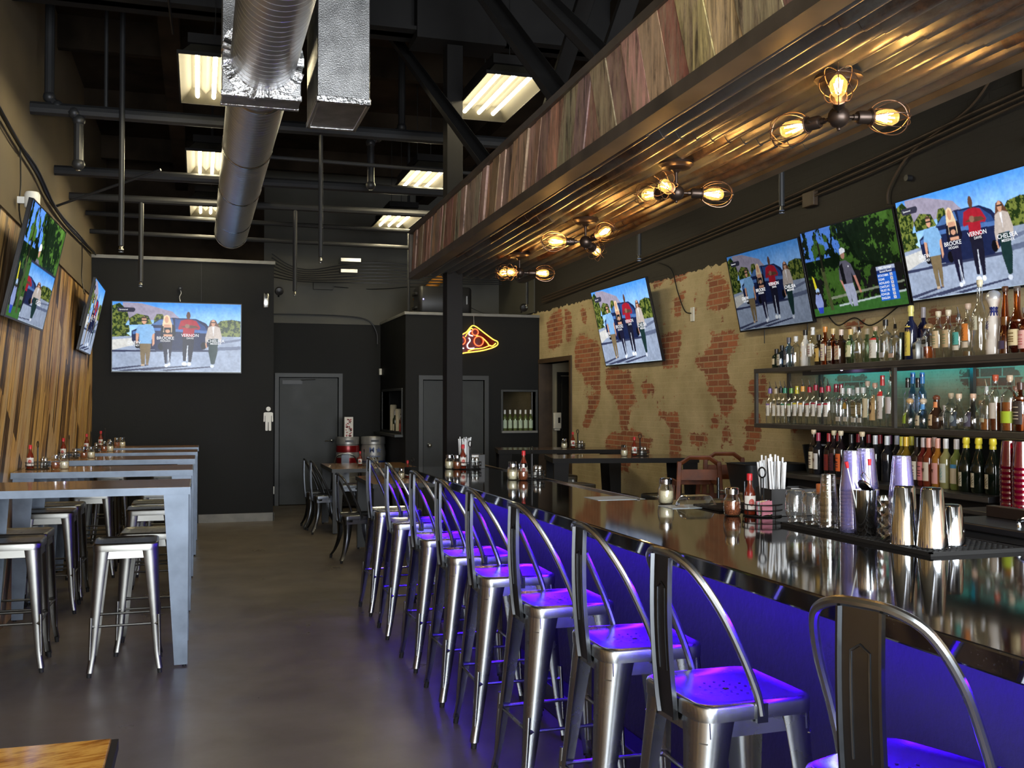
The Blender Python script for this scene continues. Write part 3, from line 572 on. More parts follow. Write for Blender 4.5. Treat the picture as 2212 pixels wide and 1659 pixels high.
# caged bulb fixtures under the soffit
def cage_lamp(x, y, label, a0, tilt, first=None):
    t = T('cage_light', label, 'ceiling light', (x,y,Z0+.0), 0, 'bronze three-bulb cage lights under the soffit')
    MB().lathe([(.072,.0),(.075,-.012),(.066,-.018),(.062,-.026),(.052,-.03),(.022,-.034),(.010,-.045)],28).build('canopy','bronze',t)
    b = MB(); b.cyl((0,0,-.04),(0,0,-.10),.007); b.sphere((0,0,-.13),.034,18,10); b.sphere((0,0,-.168),.007); b.build('hub','bronze',t)
    for k in range(3):
        a = a0+k*2*PI/3; tl = tilt[k]; d = Vector((math.cos(a)*math.cos(tl), math.sin(a)*math.cos(tl), math.sin(tl)))
        M = d.to_track_quat('Z','Y').to_matrix().to_4x4(); M.translation = (0,0,-.13)
        s = MB(); s.lathe([(.006,.02),(.006,.05),(.010,.05),(.010,.062),(.018,.064),(.021,.07),(.021,.105),(.024,.105),(.024,.112),(.019,.114)],16,M)
        s.cyl(M@Vector((.02,0,.09)),M@Vector((.032,0,.09)),.004); so = s.build('socket','bronze',t)
        c = MB()
        for q in range(8):
            g = 2*PI*q/8; prof = [(.023,.110),(.040,.128),(.052,.155),(.056,.185),(.050,.212),(.032,.235),(.004,.245)]
            c.tube(spline([tuple(M@Vector((r*math.cos(g),r*math.sin(g),z))) for r,z in prof],3),.0016,5)
        c.tube([tuple(M@Vector((.026*math.cos(2*PI*q/20),.026*math.sin(2*PI*q/20),.111))) for q in range(20)],.003,6,True); c.sphere(M@Vector((0,0,.247)),.005)
        c.build('wire_cage','cage',t)
        g = MB(); g.lathe([(.012,.112),(.013,.125),(.022,.140),(.026,.160),(.026,.185),(.018,.202),(.003,.208)],16,M); bo = g.build('bulb','bulb_glow',t)
        f = MB(); 
        for q in range(4):
            g_ = 2*PI*q/4; f.tube([tuple(M@Vector((.006*math.cos(g_),.006*math.sin(g_),.132))),tuple(M@Vector((.013*math.cos(g_+.4),.013*math.sin(g_+.4),.188)))],.0022,5)
        f.build('filament','filament',bo)
cage_lamp(1.915,2.74,'three-bulb cage light nearest the camera',math.radians(-5),(.05,-.02,.30))
cage_lamp(1.94,3.93,'three-bulb cage light second from the camera, above the near end of the bar',math.radians(-12),(-.02,.12,-.02))
cage_lamp(2.05,5.28,'three-bulb cage light third from the camera',math.radians(48),(-.15,.0,.2))
cage_lamp(2.10,6.66,'three-bulb cage light farthest away, near the column',math.radians(-8),(.0,.1,-.1))
# ------------------------------------------------------------ bar
BH = 1.07
bar = T('bar_counter','long black polished granite bar with a charcoal front lit violet from under the ledge','bar',(0,0,0))
OUT = [(1.52,.2),(1.52,7.78),(2.16,7.78),(2.16,4.78),(2.66,4.6),(2.66,.2)]
b = MB(); b.prism(OUT, BH-.055, BH); b.build('countertop','granite',bar,smooth=False,bevel=.006)
b = MB(); b.prism([(1.80,.3),(1.80,7.62),(1.90,7.62),(1.90,.3)],0,BH-.055); b.prism([(1.90,7.52),(1.90,7.62),(2.12,7.62),(2.12,7.52)],0,BH-.055); b.build('front_panel','panel_charcoal',bar,smooth=False)
b = MB(); b.box((1.9,.3,0),(2.12,7.5,.9)).box((2.12,.3,0),(2.62,4.55,.9)); b.build('cabinet','black_plastic',bar,smooth=False)
MB().box((1.70,2.25,0),(1.80,7.6,.14)).build('foot_step','led_dark',bar,bevel=.006)
MB().box((2.145,4.8,BH),(2.16,7.78,BH+.008)).build('back_edge_strip','chrome_dull',bar)
st = MB(); 
for k in range(0,1): st.box((1.64,.35,BH-.064),(1.655,7.6,BH-.0565))
st.build('led_strip','led_purple',bar,smooth=False)
# purse hooks on the bar front
hk = MB(); hk.cyl((0,0,0),(-.012,0,0),.012); 
for s in (-1,0,1): hk.tube(spline([(-.012,0,0),(-.03,s*.012,-.022),(-.045,s*.02,-.018),(-.05,s*.022,.0)],4),.003,6)
for i, y in enumerate((7.25,6.45,5.6,4.7,3.55,2.75,1.9)):
    if i == 0: h0 = tag(hk.build('purse_hook','black_wire'),'','hook','black purse hooks under the bar ledge'); h0.location = (1.80,y,.965); h = h0
    else: h = h0.copy(); COL.objects.link(h); h.location = (1.80,y,.965)
    h['label'] = 'small black triple hook on the violet bar front, '+('farthest from the camera','second from the far end','third from the far end','fourth from the far end','fifth from the far end','second nearest the camera','nearest the camera')[i]

# ------------------------------------------------------------ metal stools
def leg_rings(sx, sy, H, top, bot, wt, wb, kick=.0, curve=0):
    """pressed-steel leg: an angle with a rounded outer corner, tapering downwards"""
    rings = []; N = 14
    for i in range(N+1):
        t = i/N; z = H*(1-t)+.028*t; c = top+(bot-top)*t+kick*max(0,(t-.82)/.18)**2-curve*math.sin(PI*t)
        wd = wt+(wb-wt)*min(1,t/.92)**.85; r = wd*.55; th = .003; out = []; inn = []
        prof = [(-wd,0),(-r,0)]+[(-r+r*math.sin(PI/2*k/5), -r+r*math.cos(PI/2*k/5)) for k in range(1,5)]+[(0,-r),(0,-wd)]
        for (u, v) in prof: out.append((u, v)); inn.append((u-th*(1 if v > -r*.9 and False else 1), v-th))
        ring = [(sx*(c+u), sy*(c+v), z) for u, v in out]+[(sx*(c+u), sy*(c+v), z) for u, v in reversed(inn)]
        rings.append(ring)
    return rings
def seat_mesh(H, h=.18, r=.05):
    b = MB(); R = []
    for z, hh in ((-.046,h-.001),(-.012,h),(-.004,h-.003),(0,h-.010),(-.001,h-.014),(-.006,h-.022),(-.008,h-.06),(-.012,.06),(-.013,.01)): R.append([(x,y,H+z) for x,y,_ in rrect(hh,hh,min(r,hh*.95),5)])
    for z, hh in ((-.016,.01),(-.016,h-.03),(-.046,h-.004)): R.append([(x,y,H+z) for x,y,_ in rrect(hh,hh,min(r,hh*.95),5)])
    R.append(R[0]); return b.loft(R, False)
def make_stool(name, label, group, H, back, m='gunmetal', ft=.205, tp=.172, hback=1.15, low=False, wt=.082, kb=0):
    t = T(name, label, 'bar stool' if H > .6 else 'chair', (0,0,0), 0, group)
    se = seat_mesh(H).build('seat', m, t, smooth=50)
    ho = MB()
    for i in range(-2,3):
        for j in range(-2,3):
            if abs(i)+abs(j) <= 3: ho.lathe([(.0045,H-.0118+.0006),(.0001,H-.0114)],6,Matrix.Translation((i*.032,j*.032,.0009)))
    ho.build('seat_holes','black_plastic',se)
    b = MB(); a = tp-.002; z0, z1 = H-.088, H-.044
    for M in (Matrix(), Matrix.Rotation(PI/2,4,'Z'), Matrix.Rotation(PI,4,'Z'), Matrix.Rotation(-PI/2,4,'Z')):
        b.add([(-a+.02,a,z1),(a-.02,a,z1),(a-.02,a+.0045,z0),(-a+.02,a+.0045,z0),(-a+.02,a-.003,z1),(a-.02,a-.003,z1),(a-.02,a+.0015,z0),(-a+.02,a+.0015,z0)],[(0,3,2,1),(4,5,6,7),(2,3,7,6)],M)
    for s in (1,-1): b.box((-.235,-.012,-.002),(.235,.012,.001),Matrix.Translation((0,0,H-.10))@Matrix.Rotation(s*PI/4,4,'Z'))
    b.build('apron', m, t, smooth=40)
    for sx in (1,-1):
        for sy in (1,-1):
            if low: b = MB().loft(leg_rings(sx,sy,H-.044,tp+.004,.215,.085,.03,.012,.03))
            else: b = MB().loft([[(x-(kb*(1-z/H) if sx < 0 else -kb*.4*(1-z/H)),y_,z) for x,y_,z in R_] for R_ in leg_rings(sx,sy,H-.044,tp+.004,ft-.008,wt,.032,.010)])
            # pressed rib near the foot
            if not low:
                c0, c1 = tp+.004+(ft-.012-tp)*.58, ft-.010; k1 = (-kb if sx < 0 else kb*.4)
                b.tube([(sx*(c0-.006)+k1*.55,sy*(c0-.006),.34*H/.76),(sx*(c1-.007)+k1*.87,sy*(c1-.007),.10)],[.010,.008],8)
            lg = b.build('leg', m, t, smooth=50); e = (.227 if low else ft+.002)-.006
            kx = 0 if low else (-kb if sx < 0 else kb*.4)
            MB().cyl((sx*(e-.010)+kx,sy*(e-.010),.0),(sx*(e-.013)+kx*.96,sy*(e-.013),.034),.0125,.014,12).build('foot_cap', 'rubber', lg)
    if not low:
        zb = .285; c = tp+.004+(ft-tp-.008)*(1-zb/H)-.012
        for (p, q) in (((c,c),(c,-c)),((-c,c),(-c,-c)),((c,c),(-c,c)),((c,-c),(-c,-c))):
            b = MB(); P, Q = [Vector((u[0]+(-kb if u[0] < 0 else kb*.4)*(1-zb/H),u[1],zb)) for u in (p,q)]; d = (Q-P).normalized(); b.cyl(P+d*.03,Q-d*.03,.0075,n=8)
            for A, s in ((P,1),(Q,-1)): b.cyl(A+d*s*.004,A+d*s*.035,.013,.0075,8)
            b.build('foot_rail', m, t)
    if back:
        hb = hback; y0 = .183; r_ = hb-H
        hoop = spline([(.0,-y0,H-.035),(-.012,-y0+.0,H+.02),(-.05,-y0+.004,H+r_*.30),(-.11,-y0+.014,H+r_*.62),(-.168,-.135,H+r_*.88),(-.193,-.075,H+r_*.98),(-.200,0,H+r_),
                       (-.193,.075,H+r_*.98),(-.168,.135,H+r_*.88),(-.11,y0-.014,H+r_*.62),(-.05,y0-.004,H+r_*.30),(-.012,y0,H+.02),(.0,y0,H-.035)],6)
        bk = MB().tube(hoop,.0115,10).build('back_hoop', m, t)
        for s in (1,-1): MB().box((-.015,s*y0-.005,H-.055),(.018,s*y0+.005,H-.004)).cyl((.002,s*y0,H-.03),(.002,s*(y0+.009),H-.03),.007).build('bracket','gunmetal_dark',bk)
        b = MB(); R = []
        def px(z): u = (z-(H-.07))/(hb-.012-(H-.07)); return -.181-.012*math.sin(PI*u*.9)-.014*u
        for k in range(11):
            z = H-.07+(hb-.012-(H-.07))*k/10; x = px(z); hw = .054 if k > 0 else .05
            R.append([(x+.004,-hw,z),(x-.010,-hw,z),(x-.011,-hw+.006,z),(x-.001,-hw+.010,z),(x-.001,hw-.010,z),(x-.011,hw-.006,z),(x-.010,hw,z),(x+.004,hw,z),(x+.0035,hw-.012,z),(x+.0035,-hw+.012,z)])
        pn = b.loft(R).build('back_panel', 'gunmetal_dark', t, smooth=50)
        rb = MB(); zz = [H+.06+(hb-.10-H-.06)*k/6 for k in range(7)]
        rb.tube([(px(zz[0])-.002,-.022,zz[0])]+[(px(z)-.002,-.022,z) for z in zz[1:]]+[(px(zz[-1]+.015)-.002,0,zz[-1]+.015)]+[(px(z)-.002,.022,z) for z in reversed(zz)],.0032,6,flat=1)
        rb.build('pressed_rib','gunmetal_dark',pn)
    return t
BG = 'metal bar stools with backs along the bar'
ys = [7.68,6.89,6.03,5.33,4.67,3.97,3.24,2.60,1.81]
rz = [.05,-.02,.03,0,-.03,.02,-.02,.03,-.02]
nm = ['at the far end of the bar beside the dining table','second from the far end of the bar','third from the far end of the bar','fourth from the far end of the bar','fifth from the far end, middle of the row','sixth from the far end of the bar','third nearest the camera','second nearest the camera, whole violet-lit seat in view','nearest the camera, cut off by the frame']
s0 = None
for i, y in enumerate(ys):
    lab = 'hoop-backed metal bar stool, '+nm[i]
    xx = 1.428+(0,0,0,0,0,.0,.01,.005,.01)[i]
    if i == 0: s0 = make_stool('bar_stool', lab, BG, .765, True, wt=.10, kb=.035); s0.location = (xx,y,0); s0.rotation_euler.z = rz[0]
    else: dup(s0, (xx if i < 8 else 1.49,y if i < 8 else 1.87,0), rz[i] if i < 8 else .36, lab)
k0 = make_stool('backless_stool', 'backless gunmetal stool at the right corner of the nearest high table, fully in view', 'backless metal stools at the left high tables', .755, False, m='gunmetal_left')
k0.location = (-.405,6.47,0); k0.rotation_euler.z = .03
for (x, y, r, lab) in [(-.285,6.94,-.03,'partly behind the one at the nearest table corner'),(-1.06,6.67,.02,'at the left edge of the picture, nearest the camera'),(-1.075,7.10,-.02,'at the left edge of the picture, just behind the nearest one'),
    (-1.07,8.40,.02,'front one of the pair left under the second high table'),(-1.07,8.95,-.03,'rear one of the pair left under the second high table'),(-.35,8.42,.02,'front one of the pair behind the right leg of the nearest table'),(-.34,8.94,0,'rear one of the pair at the right of the second high table'),
    (-.92,9.98,.02,'standing in the middle, seen between the table legs'),(-.34,9.95,.03,'at the right of the third high table'),(-.93,10.53,.0,'behind the middle one at the third high table'),(-.33,11.27,.02,'at the right of the fourth high table'),(-.95,11.27,0,'at the left of the fourth high table'),(-.35,12.45,.0,'at the right of the farthest high table'),(-.95,12.45,.02,'at the left of the farthest high table')]:
    dup(k0, (x,y,0), r, 'backless gunmetal stool '+lab)
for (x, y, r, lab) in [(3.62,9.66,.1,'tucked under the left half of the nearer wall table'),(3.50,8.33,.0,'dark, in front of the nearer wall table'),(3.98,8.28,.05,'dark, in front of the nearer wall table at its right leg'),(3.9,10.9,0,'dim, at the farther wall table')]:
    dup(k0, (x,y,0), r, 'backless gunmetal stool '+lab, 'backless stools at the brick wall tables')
# low chairs
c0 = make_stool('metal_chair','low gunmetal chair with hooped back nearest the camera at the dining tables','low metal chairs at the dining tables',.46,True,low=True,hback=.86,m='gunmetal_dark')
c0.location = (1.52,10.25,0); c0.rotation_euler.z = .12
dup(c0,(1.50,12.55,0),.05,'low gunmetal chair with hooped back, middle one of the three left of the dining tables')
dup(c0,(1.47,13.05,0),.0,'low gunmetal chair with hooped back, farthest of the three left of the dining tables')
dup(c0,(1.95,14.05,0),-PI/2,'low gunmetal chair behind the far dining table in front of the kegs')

# ------------------------------------------------------------ tables
def table(name, label, group, cx, cy, sx, sy, H, wt, wb, rzz=0, top='table_wood', m='table_steel'):
    t = T(name, label, 'table', (cx,cy,0), rzz, group); hx, hy = sx/2, sy/2
    MB().box((-hx+.006,-hy+.006,H-.04),(hx-.006,hy-.006,H)).build('tabletop', top, t, bevel=.002)
    b = MB(); e = .045
    for a, c in (((-hx,-hy,H-e),(hx,-hy+.006,H-.001)),((-hx,hy-.006,H-e),(hx,hy,H-.001)),((-hx,-hy+.006,H-e),(-hx+.006,hy-.006,H-.001)),((hx-.006,-hy+.006,H-e),(hx,hy-.006,H-.001))): b.box(a,c)
    b.build('steel_edge', m, t, smooth=False)
    for s in (1,-1):
        for r in (1,-1):
            q = MB(); R = []
            for z, w_ in ((H-.046,wt),(.012,wb)):
                th = .006; pts = [(0,0),(-w_,0),(-w_,-th),(-th,-th),(-th,-w_*.55),(0,-w_*.55)]
                R.append([(s*(hx+u-.012), r*(hy+v-.012), z) for u, v in pts])
            lg = q.loft(R).build('leg', m, t, smooth=False)
            MB().cyl((s*(hx-.03),r*(hy-.03),0),(s*(hx-.03),r*(hy-.03),.013),.012).build('glide','rubber',lg)
    return t
HG = 'high tables against the board wall'
for i, (y0, y1, xr, lab) in enumerate([(6.37,7.07,-.045,'nearest the camera'),(8.02,8.72,-.04,'second from the camera'),(9.6,10.3,-.03,'third from the camera'),(10.95,11.6,-.01,'fourth from the camera'),(12.15,12.75,.0,'farthest from the camera')]):
    table('high_table','high table with wood top and grey steel legs on the left, '+lab,HG,(-1.285+xr)/2,(y0+y1)/2,xr+1.285,y1-y0,1.065,.14,.075)
table('high_table','dark high table by the brick wall, nearer and larger of the two','high tables at the brick wall',3.83,8.98,1.36,.70,1.06,.14,.08,-.22,'dark_wood_top','steel_beam')
table('high_table','dark high table by the brick wall, farther one beside the serving window','high tables at the brick wall',3.83,10.75,1.36,.62,1.06,.14,.08,-.22,'dark_wood_top','steel_beam')
table('dining_table','low dining table with brown wood top behind the bar end, nearer one','low dining tables',2.15,10.45,1.06,1.15,.78,.13,.09,m='frame_grey')
table('dining_table','low dining table with brown wood top in front of the kegs','low dining tables',2.05,12.85,1.06,1.2,.78,.13,.09,m='frame_grey')
ct = T('dining_table','glossy orange-grained table corner at the bottom left of the picture','table',(-.72,2.12,0))
MB().box((-.55,-.55,.735),(.525,.505,.76)).build('tabletop','osb_wood',ct,bevel=.003)
MB().box((.525,-.55,.73),(.54,.505,.757)).box((-.55,.505,.73),(.54,.512,.755)).build('steel_edge','steel_beam',ct)
for s in (1,-1):
    for r in (1,-1): MB().box((s*.48-.03,r*.46-.03,0),(s*.48+.03,r*.46+.03,.735)).build('leg','steel_beam',ct)

# ------------------------------------------------------------ screens
def fbm(h, w_, s, seed, oct=4):
    rng = np.random.RandomState(seed); out = np.zeros((h,w_)); a = 1; tot = 0
    for o_ in range(oct):
        n = max(2,int(s*2**o_)); g = rng.rand(n+2, int(n*w_/h)+3); yy = np.linspace(0,n,h); xx = np.linspace(0,g.shape[1]-2.01,w_)
        y0 = yy.astype(int); x0 = xx.astype(int); fy = (yy-y0)[:,None]; fx_ = (xx-x0)[None,:]; fy = fy*fy*(3-2*fy); fx_ = fx_*fx_*(3-2*fx_)
        A = g[np.ix_(y0,x0)]; B_ = g[np.ix_(y0,x0+1)]; C = g[np.ix_(y0+1,x0)]; D = g[np.ix_(y0+1,x0+1)]
        out += a*((A*(1-fx_)+B_*fx_)*(1-fy)+(C*(1-fx_)+D*fx_)*fy); tot += a; a *= .6
    return out/tot
class Pic:
    def __init__(s, W=360, H=203): s.W, s.H = W, H; s.u, s.v = np.meshgrid((np.arange(W))/(W-1), (np.arange(H))/(H-1)); s.a = np.zeros((H,W,3))
    def poly(s, P, c, al=1): 
        mk = inpoly(P, s.u, s.v); s.a[mk] = s.a[mk]*(1-al)+np.array(c)*al
    def ell(s, cx, cy, rx_, ry_, c):
        mk = ((s.u-cx)/rx_)**2+((s.v-cy)/ry_)**2 < 1; s.a[mk] = c
def street():
    """four people walking towards the viewer in front of a dark blue car"""
    p = Pic(); u, v = p.u, p.v; n = fbm(p.H,p.W,6,1)[:,:,None]; n2 = fbm(p.H,p.W,34,2,5)[:,:,None]; n3 = fbm(p.H,p.W,3,5)[:,:,None]
    sky = np.array((.10,.34,.80))*(1-v[:,:,None]*1.2)+np.array((.55,.75,.95))*(v[:,:,None]*1.6); p.a = sky+(n-.5)*.35*(v[:,:,None]+.3)
    P = lambda L_: [((x-808)/920, (y-842)/500) for x, y in L_]
    p.poly(P([(880,845),(1010,850),(1230,905),(1290,960),(900,980),(880,960)]),(.36,.33,.42))
    bush = lambda L_, c: None
    mk = inpoly(P([(808,870),(860,850),(910,900),(925,960),(900,1010),(1090,1000),(1060,940),(980,925),(925,960),(930,1060),(860,1080),(808,1090)]),u,v)|inpoly(P([(1100,960),(1120,925),(1160,925),(1190,980),(1100,1000)]),u,v)|inpoly(P([(1540,1000),(1580,965),(1660,955),(1728,965),(1728,1095),(1560,1100)]),u,v)|inpoly(P([(808,1030),(860,1020),(900,1060),(940,1090),(808,1100)]),u,v)
    g = np.where(n2 > .5, np.array((.20,.24,.06)), np.array((.025,.05,.015))); p.a[mk] = g[mk]
    gnd = inpoly(P([(808,1095),(960,1085),(1728,1080),(1728,1342),(808,1342)]),u,v); road = np.array((.34,.40,.52))*(.75+.5*n3)+(n2-.5)*.06; p.a[gnd] = road[gnd]
    p.poly(P([(808,1115),(950,1100),(960,1150),(808,1190)]),(.62,.62,.60))
    p.poly(P([(1560,1120),(1728,1095),(1728,1110),(1560,1140)]),(.16,.19,.28)); p.poly(P([(1550,1160),(1728,1150),(1728,1175),(1540,1185)]),(.14,.17,.26)); p.poly(P([(808,1188),(1500,1180),(1500,1194),(808,1202)]),(.05,.06,.12))
    p.poly(P([(942,1050),(1000,1022),(1080,1005),(1140,962),(1230,950),(1400,955),(1470,985),(1520,1040),(1500,1150),(1440,1185),(1150,1185),(1000,1180),(945,1120)]),(.02,.03,.09))
    p.poly(P([(1085,1005),(1140,966),(1230,955),(1240,1000)]),(.10,.20,.42)); p.poly(P([(1250,958),(1395,962),(1465,1010),(1480,1040),(1250,1040)]),(.04,.09,.26)); p.poly(P([(950,1055),(1080,1025),(1500,1040),(1505,1060),(1080,1045),(950,1075)]),(.10,.20,.45))
    p.ell(*((985-808)/920,(1150-842)/500),.022,.05,(.01,.01,.015)); p.ell((1150-808)/920,(1160-842)/500,.024,.055,(.01,.01,.015)); p.ell((1455-808)/920,(1150-842)/500,.022,.055,(.01,.01,.015))
    for x0, x1, y in ((830,1050,1300),(900,1190,1312),(1030,1330,1305),(1190,1520,1308)): p.poly(P([(x0-60,y+22),(x1,y-10),(x1+15,y-3),(x0,y+30)]),(.06,.07,.13))
    sk = (.62,.36,.25); dk_ = (.14,.075,.05)
    p.poly(P([(975,1050),(995,1050),(992,1100),(985,1140),(972,1140)]),sk); p.poly(P([(1085,1060),(1104,1060),(1104,1140),(1090,1160)]),sk)
    p.poly(P([(1000,1138),(1080,1138),(1072,1230),(1060,1290),(1046,1290),(1040,1190),(1036,1292),(1012,1295),(1005,1220)]),(.22,.17,.10)); p.poly(P([(985,1012),(1012,1003),(1062,1003),(1092,1012),(1108,1060),(1088,1075),(1082,1140),(998,1140),(995,1070),(972,1064)]),(.25,.45,.70))
    p.ell((1031-808)/920,(973-842)/500,.019,.055,sk); p.poly(P([(1012,970),(1050,970),(1048,978),(1014,978)]),(.02,.02,.03)); p.poly(P([(1012,960),(1018,946),(1045,946),(1050,960)]),(.10,.07,.05)); p.poly(P([(1010,1290),(1034,1290),(1034,1300),(1008,1300)]),(.5,.4,.3)); p.poly(P([(1046,1284),(1062,1284),(1062,1294),(1046,1294)]),(.3,.22,.15))
    p.poly(P([(1170,940),(1190,930),(1208,938),(1232,1010),(1240,1060),(1158,1055),(1160,1000)]),(.78,.62,.42)); p.poly(P([(1150,1015),(1168,1010),(1166,1070),(1225,1070),(1228,1000),(1250,1015),(1256,1070),(1240,1100),(1145,1095)]),(.015,.015,.03)); p.ell((1190-808)/920,(965-842)/500,.015,.05,sk)
    p.poly(P([(1170,1022),(1222,1022),(1222,1070),(1170,1070)]),(.02,.02,.03)); p.poly(P([(1170,1000),(1220,1000),(1222,1022),(1168,1022)]),sk); p.ell((1197-808)/920,(1048-842)/500,.018,.025,sk); p.poly(P([(1168,1070),(1228,1070),(1230,1085),(1168,1085)]),sk)
    p.poly(P([(1150,1085),(1236,1085),(1226,1180),(1215,1275),(1200,1290),(1196,1190),(1192,1285),(1178,1285),(1165,1180)]),(.02,.02,.05)); p.poly(P([(1196,1180),(1203,1180),(1212,1290),(1205,1290)]),(.6,.65,.75)); p.ell((1188-808)/920,(1298-842)/500,.014,.022,(.8,.85,.95)); p.ell((1208-808)/920,(1288-842)/500,.010,.022,(.7,.75,.85))
    p.poly(P([(1290,970),(1325,960),(1365,960),(1402,970),(1432,1020),(1420,1034),(1388,1030),(1386,1085),(1302,1085),(1308,1030),(1276,1036),(1272,1024)]),(.40,.025,.045)); p.ell((1345-808)/920,(932-842)/500,.016,.058,dk_); p.poly(P([(1290,1015),(1340,1000),(1400,1005),(1425,1022),(1350,1025)]),dk_); p.ell((1337-808)/920,(1008-842)/500,.018,.03,(.3,.17,.12))
    p.poly(P([(1302,1085),(1388,1085),(1382,1170),(1366,1270),(1345,1272),(1342,1170),(1330,1265),(1306,1262),(1304,1170)]),(.02,.02,.04)); p.poly(P([(1338,1150),(1344,1150),(1334,1262),(1328,1262)]),(.7,.75,.85)); p.ell((1316-808)/920,(1284-842)/500,.02,.026,(.85,.9,.95)); p.ell((1352-808)/920,(1284-842)/500,.014,.026,(.8,.85,.9))
    p.poly(P([(1505,965),(1525,955),(1545,965),(1575,1020),(1582,1060),(1478,1060),(1490,1010)]),(.16,.08,.05)); p.poly(P([(1488,1015),(1510,1005),(1545,1005),(1572,1015),(1588,1080),(1580,1130),(1560,1095),(1490,1100),(1470,1150),(1468,1090)]),(.52,.46,.42)); p.ell((1525-808)/920,(982-842)/500,.015,.05,sk); p.poly(P([(1510,975),(1542,975),(1541,983),(1511,983)]),(.02,.02,.03)); p.poly(P([(1518,1010),(1532,1010),(1526,1080)]),(.8,.8,.85))
    p.poly(P([(1490,1098),(1562,1098),(1556,1200),(1536,1280),(1520,1290),(1508,1280),(1490,1190)]),(.02,.05,.05)); p.poly(P([(1466,1130),(1476,1130),(1482,1165),(1472,1165)]),sk); p.ell((1518-808)/920,(1298-842)/500,.016,.024,(.6,.65,.75))
    p.poly(P([(850,882),(960,882),(968,892),(968,902),(958,914),(850,914),(842,904),(842,892)]),(.05,.05,.08)); return p
def golf():
    p = Pic(); u, v = p.u, p.v; n = fbm(p.H,p.W,5,11)[:,:,None]; n2 = fbm(p.H,p.W,28,12,5)[:,:,None]; U = u[:,:,None]; V_ = v[:,:,None]
    g = np.where((n*.6+n2*.4) > .53, np.array((.055,.12,.025)), np.array((.01,.02,.01))); p.a = g*(.6+n); br_ = inpoly([(.45,-.1),(.95,-.1),(.92,.55),(.6,.45)],u,v); p.a[br_] *= 1.5
    sk = (u < .42)&(v < .35)&(fbm(p.H,p.W,14,13) > .5); p.a[sk] = (.12,.28,.75)
    dk_ = (v > .55)&(v < .93)&(n[:,:,0] < .52); p.a[dk_] = (.02,.02,.02)
    p.poly([(0,.91),(1,.86),(1,1.01),(0,1.01)],(.07,.20,.05)); p.poly([(.30,.90),(1,.84),(1,.86),(.3,.92)],(.6,.7,.7)); p.poly([(.2,.80),(1,.74),(1,.76),(.2,.83)],(.3,.33,.25))
    p.poly([(.16,.45),(.20,.45),(.235,.95),(.20,.95)],(.10,.12,.05)); p.poly([(.17,.15),(.19,.15),(.2,.5),(.18,.5)],(.03,.03,.02))
    p.poly([(.045,.52),(.065,.55),(.085,.70),(.055,.68)],(.8,.72,.05)); p.ell(.08,.70,.022,.03,(.45,.6,.85)); p.poly([(.05,.74),(.11,.74),(.125,.85),(.11,.93),(.05,.93),(.03,.84)],(.35,.42,.75)); p.poly([(.05,.90),(.115,.90),(.105,.97),(.06,.97)],(.05,.10,.6)); p.ell(.08,.73,.012,.022,(.05,.03,.02))
    p.poly([(.365,.50),(.39,.42),(.455,.42),(.50,.47),(.53,.60),(.505,.615),(.49,.56),(.49,.68),(.385,.68),(.39,.58),(.365,.66),(.35,.63)],(.155,.15,.20)); p.poly([(.37,.47),(.41,.44),(.42,.68),(.385,.68)],(.015,.015,.02))
    p.ell(.43,.35,.022,.05,(.45,.26,.2)); p.poly([(.402,.335),(.405,.285),(.435,.27),(.462,.29),(.465,.325),(.402,.345)],(.85,.88,.95)); p.poly([(.505,.60),(.53,.60),(.555,.74),(.565,.80),(.545,.80)],(.62,.30,.24)); p.poly([(.355,.62),(.378,.64),(.405,.74),(.39,.76)],(.62,.30,.24))
    p.poly([(.385,.68),(.49,.68),(.505,.80),(.50,.94),(.455,.94),(.445,.80),(.44,.94),(.415,.90),(.40,.80)],(.45,.48,.62)); p.ell(.47,.49,.006,.01,(.8,.8,.85))
    p.poly([(.745,.56),(.925,.56),(.925,.60),(.745,.60)],(.55,.62,.80)); p.poly([(.745,.60),(.925,.60),(.925,.64),(.745,.64)],(.03,.06,.22)); p.poly([(.745,.64),(.925,.64),(.925,.93),(.745,.93)],(.04,.20,.75))
    for k in range(7): p.poly([(.868,.648+k*.04),(.893,.648+k*.04),(.893,.678+k*.04),(.868,.678+k*.04)],(.85,.88,.95)); p.ell(.8805,.663+k*.04,.005,.007,(.3,.1,.2))
    return p
PST, PGO = street(), golf()
def pip():
    p = Pic(); p.a = PGO.a.copy()*1.4; p.poly([(0,.5),(1,.5),(1,1.01),(0,1.01)],(.02,.04,.02),.4)
    hh, ww = p.a.shape[:2]; sub = PST.a[int(hh*.0):, int(ww*.60):]; y0, x0 = int(hh*.47), int(ww*.30); ry = np.linspace(0,sub.shape[0]-1,hh-y0).astype(int); rx_ = np.linspace(0,sub.shape[1]-1,ww-x0).astype(int)
    p.a[y0:, x0:] = sub[np.ix_(ry,rx_)]; p.poly([(.29,.455),(1,.455),(1,.475),(.29,.475)],(.05,.05,.08)); return p
PPI = pip()
